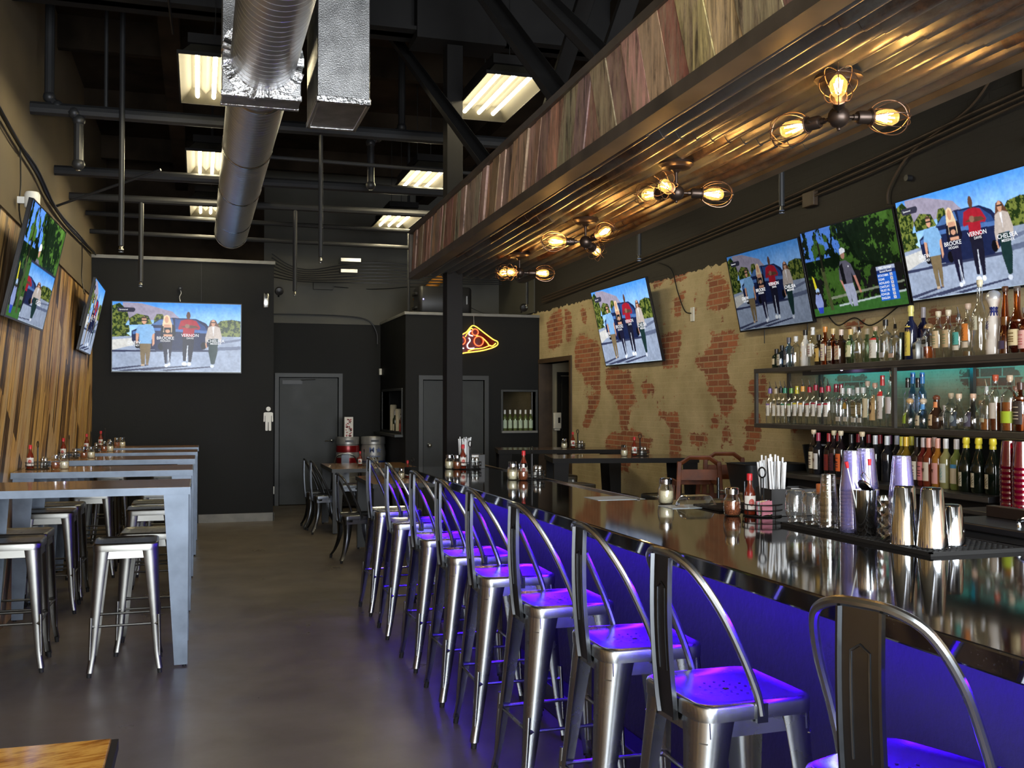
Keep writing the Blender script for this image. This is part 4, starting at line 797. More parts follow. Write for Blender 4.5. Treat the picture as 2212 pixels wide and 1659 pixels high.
def screen_mesh(pic, gain=1.0):
    n_ = fbm(pic.H,pic.W,30,9)[:,:,None]; pic.a = np.clip(pic.a,0,1.2)**1.15*(.75+.5*n_)
    for _ in range(1): q_ = np.pad(pic.a,((1,1),(1,1),(0,0)),mode='edge'); pic.a = (q_[1:-1,1:-1]*4+q_[:-2,1:-1]+q_[2:,1:-1]+q_[1:-1,:-2]+q_[1:-1,2:])/8
    H, W = pic.H, pic.W; a = np.clip(pic.a*gain,0,1.4).astype(np.float32); X, Z = np.meshgrid(np.linspace(-.5,.5,W), np.linspace(.5,-.5,H)); V = np.stack([X, np.zeros_like(X), Z],-1).reshape(-1,3)
    i = np.arange((H-1)*(W-1)); r, c = i//(W-1), i%(W-1); q = r*W+c; Fq = np.stack([q, q+W, q+W+1, q+1],-1)
    me = bpy.data.meshes.new('display'); me.vertices.add(len(V)); me.vertices.foreach_set('co', V.ravel().astype(np.float32)); me.loops.add(len(Fq)*4); me.loops.foreach_set('vertex_index', Fq.ravel().astype(np.int32))
    me.polygons.add(len(Fq)); me.polygons.foreach_set('loop_start', (np.arange(len(Fq))*4).astype(np.int32)); me.update(); me.validate()
    ca = me.color_attributes.new('Col','FLOAT_COLOR','POINT'); cc = np.ones((len(V),4),np.float32); cc[:,:3] = a.reshape(-1,3); ca.data.foreach_set('color', cc.ravel()); me.materials.append(MT['screen']); return me
M_ST = screen_mesh(PST,.5); M_STB = M_ST.copy()
_c = np.empty(len(M_ST.vertices)*4,np.float32); M_ST.color_attributes['Col'].data.foreach_get('color',_c); M_STB.color_attributes['Col'].data.foreach_set('color',_c*2.6); M_GO, M_PI = screen_mesh(PGO,.8), screen_mesh(PPI,1.1)
def tv(label, loc, rz_, tilt, w_, h_, me, caps=None, cables=True, group='wall-mounted televisions', mount=.10):
    t = T('television', label, 'television', loc, rz_, group, rx=tilt)
    MB().box((-w_/2-.008,.001,-h_/2-.012),(w_/2+.008,.028,h_/2+.008)).box((-w_*.3,.028,-h_*.34),(w_*.3,.052,h_*.25)).build('casing','tv_bezel',t,bevel=.003)
    b = MB(); e = .007
    for a, c in (((-w_/2-.008,-.004,-h_/2-.012),(w_/2+.008,.001,-h_/2+.002)),((-w_/2-.008,-.004,h_/2-.001),(w_/2+.008,.001,h_/2+.008)),((-w_/2-.008,-.004,-h_/2),(-w_/2+.001,.001,h_/2)),((w_/2-.001,-.004,-h_/2),(w_/2+.008,.001,h_/2))): b.box(a,c)
    b.build('bezel','tv_bezel',t,smooth=False)
    s = bpy.data.objects.new('display', me); COL.objects.link(s); s.parent = t; s.scale = (w_,1,h_); s.location = (0,-.0005,0)
    mb = MB().box((-.12,.052,-.12),(.12,.06+mount*.5,.12)).box((-.2,.052,-.2),(-.16,.075,.2)).box((.16,.052,-.2),(.2,.075,.2)); mb.build('wall_mount','black_plastic',t)
    k = 0
    for (tx, u, v, sz, al) in (caps or []):
        text_mesh(tx, sz*w_, 'caption', s, 'caption', ((u-.5),-.002,(.5-v)), (PI/2,0,0), .012, 0, al).scale = (1/w_,1/h_,1)
    return t
CAPS = [('DREW',.165,.585,.034,'CENTER'),('LACHEY',.17,.625,.0205,'CENTER'),('BROOKE',.405,.515,.034,'CENTER'),('HOGAN',.405,.555,.0205,'CENTER'),('VERNON',.597,.47,.034,'CENTER'),('DAVIS',.597,.51,.0205,'CENTER'),('CHELSEA',.80,.545,.034,'CENTER'),('MEISSNER',.80,.585,.0205,'CENTER'),('Sponsored',.085,.112,.015,'CENTER')]
GC = [('RBC Heritage',.835,.58,.022,'CENTER'),('Second Round',.835,.62,.020,'CENTER')]+[(n_,.753,.663+k*.04,.021,'LEFT') for k, n_ in enumerate(('KITAYAMA','DOAK','HOVLAND','CANTLAY','TRUST FR','FOWLER','ENGLISH'))]
tv('large flat television on the restroom wall showing four people walking',(-.27,KY-.075,2.418),0,.02,1.585,.892,M_STB,CAPS)
R_ = math.radians
tv('television on the brick wall by itself, tilted down, left of the shelf screens',(4.555,10.53,2.448),-PI/2,R_(12.6),1.55,.885,M_STB,CAPS)
tv('leftmost of the three joined televisions above the liquor shelf, four people walking',(4.575,7.56,2.54),-PI/2,R_(12),1.13,.67,M_ST,CAPS)
tv('middle television above the liquor shelf showing a golfer and blue leaderboard',(4.575,6.405,2.568),-PI/2,R_(12),1.11,.665,M_GO,GC)
tv('rightmost and largest-looking television above the liquor shelf, four people walking',(4.57,5.235,2.588),-PI/2,R_(12),1.145,.675,M_STB,CAPS)
tv('television on the left board wall nearest the camera, trees with an inset picture',(-1.145,8.23,2.55),PI/2-.028,R_(12),1.42,.805,M_PI,[('CHELSEA',.70,.78,.035,'CENTER')],mount=.1)
tv('television on the left board wall seen almost edge-on, farther one',(-1.17,12.57,2.54),PI/2+.01,R_(12),1.34,.79,M_STB,CAPS[:6])
# ------------------------------------------------------------ back bar: shelf, counter
sh = T('liquor_shelf','grey steel two-tier liquor shelf on the brick wall','shelf',(0,0,0)); ZT, ZB = 1.845, 1.40
mat('shelf_steel',(.12,.11,.10),.42,.7,var=.2,vscale=5)
MB().box((4.36,1.6,ZT-.035),(4.695,7.42,ZT)).build('top_shelf','shelf_steel',sh,bevel=.003)
MB().box((4.36,1.6,ZB-.035),(4.695,7.42,ZB)).build('bottom_shelf','shelf_steel',sh,bevel=.003)
for (x, y) in ((4.375,7.405),(4.68,7.405),(4.375,5.67),(4.68,5.3),(4.375,3.6),(4.68,6.95)): MB().box((x-.012,y-.014,ZB),(x+.012,y+.014,ZT-.035)).build('post','shelf_steel',sh)
MB().box((4.36,1.6,ZT-.047),(4.372,6.6,ZT-.036)).build('front_lip','shelf_steel',sh)
MB().box((4.515,1.7,ZT-.062),(4.53,6.95,ZT-.035)).box((4.515,1.7,ZT-.064),(4.545,6.95,ZT-.061)).build('led_shield','shelf_steel',sh,smooth=False)  # shield added under the shelf so the teal strip lights only the wall
MB().box((4.53,1.7,ZT-.060),(4.538,6.9,ZT-.040)).build('led_strip','led_teal',sh,smooth=False)
MB().cyl((4.45,6.35,ZT-.045),(4.45,6.35,ZT-.036),.008).build('led_dot','led_violet_dot',sh)
bc = T('back_counter','black back counter under the liquor shelf carrying wine bottles','counter',(0,0,0)); CZ = 1.05
MB().box((4.12,4.56,CZ-.035),(4.68,6.75,CZ)).build('countertop','black_plastic',bc,bevel=.004)
MB().box((4.22,4.58,.0),(4.66,6.7,CZ-.035)).build('cabinet','black_plastic',bc,bevel=.004)
MB().box((4.118,4.56,CZ-.03),(4.121,6.75,CZ-.006)).build('edge_band','shelf_steel',bc)
MB().box((4.66,1.6,CZ-.04),(4.695,7.0,ZB-.06)).build('backsplash','black_paint',bc)
bc2 = T('low_cooler_counter','low dark cooler counter at the right edge below the red tumblers','counter',(0,0,0))
MB().box((3.95,1.6,.0),(4.65,4.54,.975)).build('cabinet','black_plastic',bc2,bevel=.005)
MB().box((3.9,1.6,.975),(4.66,4.55,1.0)).build('countertop','shelf_steel',bc2,bevel=.004)
ic = T('ice_bin','black ice bin with a steel handle behind the bar','ice bin',(0,0,0))
MB().box((2.76,1.7,0),(3.0,3.32,1.085)).build('bin_body','rubber',ic,bevel=.006)
MB().box((2.75,1.69,1.0855),(3.01,3.33,1.115)).build('lid','black_plastic',ic,bevel=.006); MB().box((2.97,1.7,1.1155),(3.01,3.3,1.16)).build('backsplash','bronze',ic,bevel=.003)
MB().tube(spline([(2.83,2.98,1.113),(2.83,2.96,1.145),(2.83,2.72,1.145),(2.83,2.70,1.113)],4),.008).build('handle','chrome',ic)
pl = MB().box((2.7555,2.88,1.032),(2.760,3.01,1.064)).build('name_plate','chrome_dull',ic); MB().box((2.7545,2.885,1.036),(2.7556,3.005,1.060)).build('plate_face','black_plastic',pl)
text_mesh('Perlick',.024,'chrome_dull',pl,'lettering',(2.754,2.945,1.048),(PI/2,0,-PI/2))

# ------------------------------------------------------------ bottles
def bottle(name, label, loc, h, r, shape, colr, lab=None, cap=None, pour=None, glassm=None, liquid=None, group=None, rz_=0, cat='bottle', neck=.28, deco=None, seg=20):
    """loc = base point; the label faces local -X (towards the bar)"""
    t = T(name, label, cat, loc, rz_, group); rn = .0145; b = MB(); capz = h
    if shape == 'round': pr = [(r*.9,0),(r,.006),(r,h*.60),(r*.95,h*.64),(r*.62,h*.70),(rn,h*.75),(rn*.95,h-.03),(rn*1.15,h-.028),(rn*1.15,h-.012)]; sq = None; bodytop = .6
    elif shape == 'wine': pr = [(r*.9,0),(r,.006),(r,h*.58),(r*.93,h*.63),(r*.6,h*.69),(rn,h*.745),(rn*.95,h-.02)]; sq = None; bodytop = .58
    elif shape == 'champ': pr = [(r*.88,0),(r,.008),(r,h*.42),(r*.92,h*.52),(r*.62,h*.66),(rn*1.05,h*.80),(rn,h-.02)]; sq = None; bodytop = .42
    elif shape == 'square': pr = [(r*.95,0),(r,.006),(r,h*.62),(r*.93,h*.66),(rn*1.3,h*.715),(rn,h*.75),(rn,h-.03),(rn*1.2,h-.025)]; sq = [1.5,1.5,1.5,1.2,.2,0,0,0]; bodytop = .62
    elif shape == 'squat': pr = [(r*.85,0),(r,.012),(r*1.0,h*.30),(r*.9,h*.45),(r*.55,h*.58),(rn*1.3,h*.66),(rn*1.3,h-.028)]; sq = None; bodytop = .32
    elif shape == 'tall': pr = [(r,0),(r*1.02,.008),(r*.8,h*.35),(r*.5,h*.65),(rn,h*.85),(rn,h-.02)]; sq = None; bodytop = .3
    elif shape == 'curvy': pr = [(r*.9,0),(r,.01),(r*1.0,h*.16),(r*.86,h*.30),(r*.98,h*.46),(r*.95,h*.54),(r*.6,h*.64),(rn*1.2,h*.70),(rn*1.1,h-.03)]; sq = None; bodytop = .55
    elif shape == 'ceramic': pr = [(r,0),(r*1.03,.01),(r*.98,h*.2),(r*.78,h*.32),(r*.95,h*.42),(r*.9,h*.52),(r*.5,h*.66),(r*.45,h*.70),(r*.72,h*.80),(r*.95,h*.86)]; sq = None; bodytop = .5
    if glassm: b.lathe(pr, seg, sq=sq); gb = b.build('glass_body', glassm, t, smooth=50)
    else: b.col = colr; b.lathe(pr, seg, sq=sq); gb = b.build('glass_body', 'dark_bottle', t, smooth=50)
    if liquid:
        q = MB(); q.col = liquid[0]; hh = liquid[1]*h; pp = [(max(.003,p[0]-.003),max(.004,min(p[1],hh))) for p in pr if p[1] < hh]; pp.append((pp[-1][0],hh)); pp.append((.002,hh)); q.lathe(pp, 14, sq=(sq[:len(pp)-2]+[sq[0]]*2 if sq else None)); q.build('liquid','liquid',t,smooth=50)
    if lab:
        for li, (z0, z1, c, ang) in enumerate(lab):
            q = MB(); q.col = c; n = 10
            def pt(a, z, off=.0008):
                rr = np.interp(z*h, [p[1] for p in pr], [p[0] for p in pr])+off; c_, d_ = math.cos(a), math.sin(a)
                if sq and z < .62: e_ = 2/(2+6*1.5); c_ = math.copysign(abs(c_)**e_,c_); d_ = math.copysign(abs(d_)**e_,d_)
                return (rr*c_, rr*d_, z*h)
            an = math.radians(ang); A = [PI-an+2*an*i/n for i in range(n+1)]; Zs = [z0+(z1-z0)*k/3 for k in range(4)]
            q.loft([[pt(a,z) for a in A] for z in Zs], False, False)
            if deco and li == 0:
                dc, kind = deco; q.col = dc; zc = (z0+z1)/2; dz = (z1-z0)
                if kind == 'lines':
                    for f_ in (.22,.36,.5,.72): q.loft([[pt(a,z0+dz*f_+e_,.0014) for a in A[2:-2]] for e_ in (0,.018)], False, False)
                elif kind == 'disc': q.loft([[pt(PI+.55*math.cos(g)*s_,zc+dz*.26*math.sin(g)*s_,.0014) for g in [2*PI*k/12 for k in range(12)]] for s_ in (.05,1)], False, True)
                elif kind == 'band': q.loft([[pt(a,z,.0014) for a in A] for z in (z1-dz*.2,z1)], False, False)
                elif kind == 'swirl':
                    for k in range(4): q.loft([[pt(PI-.5+i*.1+(.1*math.sin(k)),z0+dz*(.2+.15*k+.08*math.sin(i*1.3+k))+e_,.0014) for i in range(10)] for e_ in (0,.02)], False, False)
                elif kind == 'cross':
                    for s_ in (1,-1): q.loft([[pt(PI+s_*(-.4+.8*i/5)+e_,z0+dz*i/5,.0014) for i in range(6)] for e_ in (0,.13)], False, False)
            q.build('label','print',t,smooth=50)
    if cap:
        q = MB(); q.col = cap[0]; k = cap[1]
        if k == 'cork': q.lathe([(rn*.8,h*.97-.03),(rn*1.25,h-.024),(rn*1.3,h-.004),(rn*1.1,h)],14)
        elif k == 'ball': q.lathe([(rn*1.0,h*.80),(rn*1.1,h*.86)],14); q.sphere((0,0,h-.022),.024,16,10,(1,1,.8))
        elif k == 'dome': q.lathe([(r*.95,h*.86),(r*.95,h*.88),(r*.85,h*.94),(r*.5,h*.985),(.002,h)],20)
        elif k == 'foil': q.lathe([(rn*1.25,h*.80),(rn*1.3,h*.84),(rn*1.12,h*.87),(rn*1.45,h*.90),(rn*1.3,h*.985),(rn*.9,h)],16)
        elif k == 'sleeve': q.lathe([(rn*1.12,h*.80),(rn*1.08,h-.002),(rn*.9,h)],16)
        else: q.lathe([(rn*1.2,h-.042),(rn*1.25,h-.002),(rn*1.0,h)],16)
        q.build('cap','metal_cap' if k == 'dome' else 'painted',t,smooth=40)
    if pour is not None:
        q = MB(); q.col = pour; q.cyl((0,0,h-.02),(0,0,h+.012),.012,.009,10); q.build('pourer_collar','painted',t)
        MB().cyl((0,0,h+.01),(-.008,.002,h+.055),.0055,.003,8).build('pourer_spout','chrome',t)
    return t
W_,CR,BK,TAN = (.75,.74,.70),(.70,.62,.45),(.02,.02,.02),(.62,.45,.26)
GC_, AM = 'clear_glass', (.23,.07,.012)
TOP = [(7.25, 0.158), (7.17, 0.183), (7.07, 0.24), (6.97, 0.244), (6.84, 0.284), (6.74, 0.298), (6.66, 0.235), (6.58, 0.291), (6.48, 0.27), (6.38, 0.256), (6.27, 0.251), (6.23, 0.275), (6.17, 0.302), (6.08, 0.251), (5.99, 0.249), (5.88, 0.288), (5.78, 0.294), (5.71, 0.199), (5.62, 0.361), (5.5, 0.35), (5.54, 0.166), (5.45, 0.23), (5.36, 0.3), (5.27, 0.3), (5.18, 0.312), (5.1, 0.324), (5.0, 0.457), (4.89, 0.384), (4.8, 0.396), (4.71, 0.387), (4.65, 0.26)]
SX = 4.47
td = [ # shape r colour/glass label cap desc
('round',.037,(.01,.02,.012),None,[(.2,.5,CR,50)],(BK,'c'),None,None,'dark green bottle with a diamond cream label, first on the left of the top shelf'),
('square',.034,(.015,.02,.02),None,[(.12,.6,W_,60)],(BK,'c'),None,(BK,'lines'),'dark bottle with a plain white label at the left end of the top shelf'),
('square',.034,None,'blue_glass',[(.1,.72,(.5,.55,.6),45)],((.1,.1,.12),'c'),None,((.1,.1,.15),'disc'),'pale blue square bottle with a grey oval label on the top shelf'),
('square',.032,None,GC_,[(.42,.62,(.05,.06,.08),55)],((.75,.75,.75),'c'),None,((.5,.5,.5),'lines'),'slim clear bottle with dark blue band and silver cap on the top shelf'),
('round',.037,(.80,.79,.76),None,[(.18,.5,(.78,.76,.70),55)],(BK,'c'),None,((.75,.5,.1),'disc'),'white coconut-rum bottle with a black cap on the top shelf'),
('round',.038,None,GC_,[(.25,.58,W_,60)],((.82,.82,.82),'sleeve'),None,((.3,.05,.08),'lines'),'clear bottle with white label and white cap on the top shelf'),
('round',.034,(.03,.02,.01),None,[(.14,.56,(.62,.42,.12),70)],(BK,'c'),None,((.02,.02,.02),'disc'),'bottle with a yellow label and black figure on the top shelf'),
('round',.035,None,'amber_glass',[(.12,.55,CR,60)],((.75,.30,.06),'c'),(AM,.6),((.25,.1,.35),'lines'),'amber bottle with cream label and orange cap on the top shelf'),
('square',.036,None,'amber_glass',[(.12,.52,CR,65)],((.75,.55,.25),'c'),((.1,.03,.01),.66),((.2,.15,.1),'lines'),'dark amber bottle with square cream label and gold cap on the top shelf'),
('square',.040,(.035,.015,.008),None,[(.14,.72,(.78,.70,.56),70)],((.82,.66,.55),'c'),None,((.75,.12,.06),'swirl'),'brown bottle with a large cream label and red lettering on the top shelf'),
('round',.036,None,'green_glass',[(.2,.66,(.68,.65,.40),70)],((.72,.50,.18),'c'),None,((.15,.2,.06),'disc'),'green-tinted bottle with pale yellow label and gold cap on the top shelf'),
('round',.034,None,GC_,[(.3,.55,(.65,.66,.66),40)],((.72,.62,.50),'c'),None,None,'clear bottle with cream cap standing behind its neighbours on the top shelf'),
('round',.037,None,GC_,[(.3,.34,(.3,.35,.4),60)],None,(0,0,0),None,'clear ribbed bottle with a pourer, left half of the top shelf'),
('round',.034,None,'green_glass',[(.1,.7,(.45,.5,.3),12)],((.70,.58,.40),'c'),None,None,'tall clear green bottle with a cream cap on the top shelf'),
('round',.042,None,'green_glass',[(.12,.62,(.70,.67,.58),70),(.62,.68,(.65,.05,.04),70)],((.60,.40,.25),'cork'),None,((.2,.18,.15),'swirl'),'clear bottle with a red band above an illustrated white label'),
('square',.034,None,GC_,[(.10,.22,(.6,.62,.66),60)],(BK,'c'),None,None,'clear square bottle with black stopper, low silver label, top shelf'),
('square',.034,None,GC_,[(.10,.22,(.75,.55,.45),60)],None,(0,0,0),None,'clear square bottle with tall pourer and pinkish low label, top shelf'),
('square',.032,(.035,.04,.042),None,[(.1,.24,(.2,.2,.22),60)],((.06,.10,.09),'c'),None,((.2,.22,.22),'disc'),'dark grey square bottle with an arch emblem on the top shelf'),
('wine',.040,(.012,.016,.05),None,[(.08,.62,(.72,.58,.10),60)],((.75,.68,.20),'foil'),None,((.03,.03,.06),'swirl'),'dark blue bottle with a yellow sun-face label on the top shelf'),
('wine',.040,(.012,.012,.05),None,None,((.35,.32,.35),'sleeve'),None,None,'dark blue bottle with grey neck standing in the rear of the top shelf'),
('square',.034,None,'frosted',[(.3,.75,(.55,.58,.6),45)],None,None,((.02,.02,.02),'disc'),'square smoky bottle with a gothic letter, left one of two'),
('square',.034,None,GC_,[(.35,.62,(.5,.52,.54),50)],((.62,.42,.2),'dome'),((.45,.1,.02),.35),((.02,.02,.02),'disc'),'square clear bottle with a gold crystal stopper and gothic letter'),
('round',.038,None,GC_,[(.22,.58,(.66,.50,.30),68)],((.78,.68,.5),'cork'),None,((.2,.3,.15),'lines'),'clear bottle with a large tan label and cork, left one of two'),
('round',.036,None,GC_,[(.22,.58,(.58,.42,.24),68)],((.78,.68,.5),'cork'),None,((.2,.3,.15),'lines'),'clear bottle with a large tan label and cork, right one of two'),
('round',.038,None,GC_,[(.30,.60,(.10,.42,.36),66),(.17,.28,(.68,.62,.50),66)],None,(.1,.1,.1),((.02,.12,.1),'swirl'),'bottle with a teal deer label and a pourer on the top shelf'),
('round',.038,None,GC_,[(.30,.62,(.80,.26,.05),66),(.17,.28,(.70,.60,.46),66)],((.70,.52,.4),'cork'),((.2,.12,.05),.1),((.1,.08,.03),'swirl'),'bottle with an orange deer label on the top shelf'),
('curvy',.050,None,GC_,[(.34,.52,(.62,.60,.45),45)],((.80,.72,.5),'cork'),None,((.3,.28,.2),'swirl'),'tallest clear hourglass bottle with a cork on the top shelf'),
('ceramic',.046,(.80,.74,.66),None,[(.36,.56,(.80,.74,.66),60),(.60,.74,(.02,.03,.18),179),(.08,.24,(.80,.74,.66),60)],((.75,.75,.75),'dome'),None,((.02,.03,.2),'swirl'),'white and blue painted ceramic decanter with a silver dome stopper'),
('tall',.042,None,'amber_glass',[(.08,.2,(.08,.06,.12),60)],((.10,.04,.02),'cork'),((.16,.06,.012),.55),None,'tall tapering amber bottle beside the ceramic decanter'),
('squat',.050,None,'amber_glass',[(.12,.36,(.75,.62,.36),70)],((.10,.08,.07),'cork'),((.10,.03,.01),.5),((.25,.15,.05),'lines'),'brown whiskey bottle with a curved cream label at the right of the top shelf'),
('round',.040,None,'amber_glass',[(.10,.5,(.80,.45,.40),70)],((.3,.28,.25),'cork'),((.25,.08,.01),.6),((.6,.1,.1),'lines'),'bottle with a pink label at the right end of the top shelf'),
]
texts = {20:('D',.05,BK),21:('D',.05,BK)}
for i, (d, (y, h)) in enumerate(zip(td, TOP)):
    shp, r, colr, gm, lab, cap, x1, deco, desc = d
    pour = None; liq = None
    if x1 is not None:
        if len(x1) == 2: liq = x1
        else: pour = x1; h -= .055
    xx = SX + (.085 if i in (11,13,17,19) else 0)
    if i in (19,): y = y*xx/SX
    elif xx != SX: y = y*xx/SX
    bottle('liquor_bottle', desc, (xx,y,ZT), h, r, shp, colr, lab, cap, pour, gm, liq, 'liquor bottles on the top shelf', random.uniform(-.15,.1)-.25, deco=deco)
MID = [(7.3, 0.34), (7.21, 0.338), (7.14, 0.342), (7.08, 0.34), (6.99, 0.338), (6.91, 0.297), (6.83, 0.35), (6.74, 0.343), (6.66, 0.356), (6.58, 0.339), (6.5, 0.347), (6.42, 0.308), (6.36, 0.306), (6.34, 0.274), (6.26, 0.272), (6.22, 0.263), (6.16, 0.275), (6.1, 0.275), (6.05, 0.318), (5.97, 0.304), (5.89, 0.354), (5.8, 0.386), (5.61, 0.2), (5.48, 0.199), (5.36, 0.219), (5.28, 0.158), (5.23, 0.228), (5.16, 0.222), (5.04, 0.221), (4.97, 0.181), (4.93, 0.306), (4.86, 0.33), (4.75, 0.324), (4.71, 0.264), (4.67, 0.282), (5.63, 0.335), (5.58, 0.369), (5.53, 0.332), (5.49, 0.366)]
caps11 = [((.25,.15,.4),'purple'),((.6,.5,.35),'beige'),((.03,.03,.03),'black'),((.04,.25,.15),'dark green'),((.15,.35,.08),'green'),((.70,.60,.06),'yellow'),((.85,.42,.08),'orange'),((.45,.03,.05),'red'),((.38,.02,.05),'dark red'),((.45,.03,.06),'crimson'),((.5,.03,.06),'bright red')]
ORD = ['lowest','second','third','fourth','fifth','sixth','seventh','eighth','ninth','tenth','eleventh','twelfth','topmost']
ordn = ['first','second','third','fourth','fifth','sixth','seventh','eighth','ninth','tenth','eleventh']
for i in range(11):
    y, h = MID[i]; pour = None if i == 5 else (.02,.02,.02); h = h-(.055 if pour else 0)
    bottle('vodka_bottle','clear vodka bottle with %s cap, %s from the left on the lower shelf'%(caps11[i][1],ordn[i]),(SX-.03,y,ZB),h,.036,'round',None,
        [(.22,.52,(.72,.70,.64),62),(.52,.56,caps11[i][0],62)],(caps11[i][0],'sleeve') if not pour else (caps11[i][0],'c'),pour,GC_,None,'flavoured vodka bottles on the lower shelf',-.3,deco=((.08,.07,.07),'swirl'))
md = {11:('round',.034,GC_,[(.3,.5,W_,50)],((.45,.03,.06),'sleeve'),None,'clear bottle with dark red cap behind the vodka row, left one',None),12:('round',.034,GC_,[(.3,.5,W_,50)],((.42,.02,.05),'sleeve'),None,'clear bottle with dark red cap behind the vodka row, right one',None),
13:('square',.040,GC_,[(.12,.24,W_,60)],((.7,.7,.68),'c'),None,'large square clear bottle with silver cap and low white label',None),14:('square',.036,GC_,[(.12,.24,W_,60),(.45,.62,(.7,.45,.06),20)],((.7,.7,.68),'c'),None,'square clear bottle with a yellow emblem and silver cap',None),
15:('round',.032,GC_,[(.3,.5,(.2,.2,.25),50)],((.65,.65,.63),'c'),None,'narrow clear bottle standing behind the square ones',None),16:('square',.040,GC_,[(.25,.62,(.20,.16,.06),62),(.1,.22,W_,62)],((.72,.72,.7),'c'),None,'square clear bottle with an olive-brown label, silver cap, left one',None),
17:('square',.036,GC_,[(.3,.6,(.30,.25,.14),62),(.1,.22,W_,62)],((.72,.72,.7),'c'),None,'square clear bottle with an olive-brown label, silver cap, right one',None),18:('round',.036,GC_,[(.2,.62,(.68,.60,.40),62)],((.72,.55,.42),'cork'),None,'clear bottle with a cream label reading 54',('54',(.1,.1,.08))),
19:('round',.038,GC_,[(.15,.72,(.60,.40,.18),66)],((.75,.45,.32),'cork'),None,'clear bottle with a kraft-brown label and dark round mark',("O'S",(.1,.05,.02))),20:('round',.037,GC_,[(.16,.60,(.72,.66,.60),64),(.60,.69,(.70,.04,.04),64)],((.65,.05,.05),'sleeve'),None,'clear bottle with red and cream label and red neck',None),
21:('round',.037,GC_,[(.28,.62,(.72,.66,.66),60)],None,(.02,.02,.02),'clear bottle with pale pink label and tall black pourer',None),
22:('squat',.048,GC_,[(.15,.5,(.45,.62,.08),30)],((.62,.38,.16),'ball'),None,'squat clear tequila bottle with crossed lime ribbons and ball cork',None),23:('squat',.050,GC_,[(.10,.42,(.70,.60,.42),32),(.62,.78,(.12,.35,.7),80)],((.72,.58,.42),'ball'),None,'squat clear bottle with oval cream label and blue neck band',('Don Julio',(.15,.1,.06))),
24:('squat',.050,None,[(.10,.42,(.70,.50,.30),32),(.62,.78,(.80,.28,.10),80)],((.18,.06,.03),'ball'),None,'squat dark brown bottle with oval tan label and orange neck band',('Don Julio',(.15,.06,.03))),25:('square',.030,GC_,[(.35,.95,(.45,.40,.36),60)],None,None,'short angular decanter with a framed grey label',None),
26:('round',.040,GC_,[(.1,.2,(.3,.3,.3),30)],((.80,.64,.42),'cork'),None,'clear bottle with a broad pale cork behind the grey label decanter',None),27:('squat',.055,GC_,[(.10,.50,(.08,.10,.13),46)],((.78,.58,.40),'cork'),None,'round clear bottle with a dark blue disc logo, left one of two',None),
28:('squat',.055,GC_,[(.10,.50,(.10,.09,.13),46)],((.80,.52,.36),'cork'),None,'round clear bottle with a dark blue disc logo, right one of two',None),29:('round',.036,GC_,[(.5,.75,(.6,.6,.35),30)],((.5,.35,.2),'cork'),None,'small bottle with a round yellow-green seal',None),
30:('round',.040,GC_,[(.2,.3,(.5,.45,.3),40)],None,(.6,.6,.6),'clear bottle a quarter full of amber spirit with a steel pourer',None),31:('round',.036,GC_,[(.22,.5,(.68,.60,.50),60)],((.60,.12,.06),'cork'),None,'long-necked amber bottle with red-topped cork',None),
32:('round',.050,GC_,[(.15,.36,(.45,.58,.04),75)],((.70,.52,.36),'cork'),None,'big rounded rye bottle with a bright yellow-green label',None),33:('round',.034,'amber_glass',[(.2,.4,CR,50)],((.3,.15,.1),'cork'),None,'narrow amber bottle behind the rye bottle',None),
34:('round',.042,'amber_glass',[(.15,.62,(.05,.035,.03),70)],((.10,.05,.04),'c'),None,'amber bottle with a black and cream label at the right end of the lower shelf',None),
35:('round',.03,GC_,None,((.02,.02,.02),'sleeve'),None,'tall clear bottle with black neck behind the frosted panel, left one',None),36:('round',.03,'blue_glass',None,((.05,.22,.55),'sleeve'),None,'tall bottle with bright blue neck, left one of two',None),
37:('round',.03,GC_,None,((.02,.02,.02),'sleeve'),None,'tall clear bottle with black neck between the two blue-necked ones',None),38:('round',.03,'blue_glass',None,((.05,.22,.55),'sleeve'),None,'tall bottle with bright blue neck, right one of two',None)}
for i, (shp, r, gm, lab, cap, pour, desc, tx) in md.items():
    y, h = MID[i]; back = i in (11,12,15,26,29,33,35,36,37,38); xx = SX+(.10 if back else 0); y = y*xx/4.45; 
    if pour: h -= .055
    liq = {30:((.30,.10,.02),.28),31:((.14,.03,.01),.5),32:((.30,.08,.015),.52),33:(AM,.7),34:((.10,.03,.01),.7)}.get(i)
    t = bottle('liquor_bottle' if i < 22 else 'spirit_bottle', desc+(', lower shelf' if len(desc.split()) < 15 else ''), (xx,y,ZB), h, r, shp, (.04,.018,.01), lab, cap, pour, gm, liq, 'spirit bottles on the lower shelf', -.25, deco={16:((.6,.55,.4),'lines'),17:((.6,.55,.4),'lines'),19:((.06,.03,.02),'disc'),20:((.1,.08,.08),'swirl'),25:((.08,.08,.07),'disc'),27:((.4,.5,.55),'disc'),28:((.4,.45,.5),'disc'),22:((.5,.65,.05),'cross'),34:((.6,.5,.35),'lines'),24:((.7,.5,.3),'x')}.get(i))
    if tx: text_mesh(tx[0], .014 if len(tx[0]) > 3 else .024, 'black_plastic', t, 'label_text', (-r-.003,0,h*(.27 if shp == 'squat' else .38)), (PI/2,0,-PI/2))
def ft(o): return o
WINE = [6.48, 6.42, 6.29, 6.23, 6.15, 6.18, 6.03, 5.95, 5.91, 5.84, 5.77, 5.72, 5.65, 5.62, 5.55, 5.5, 5.46, 5.41, 5.36, 5.3, 5.25, 5.2, 5.17, 5.1, 5.01, 4.93, 4.83, 4.72]
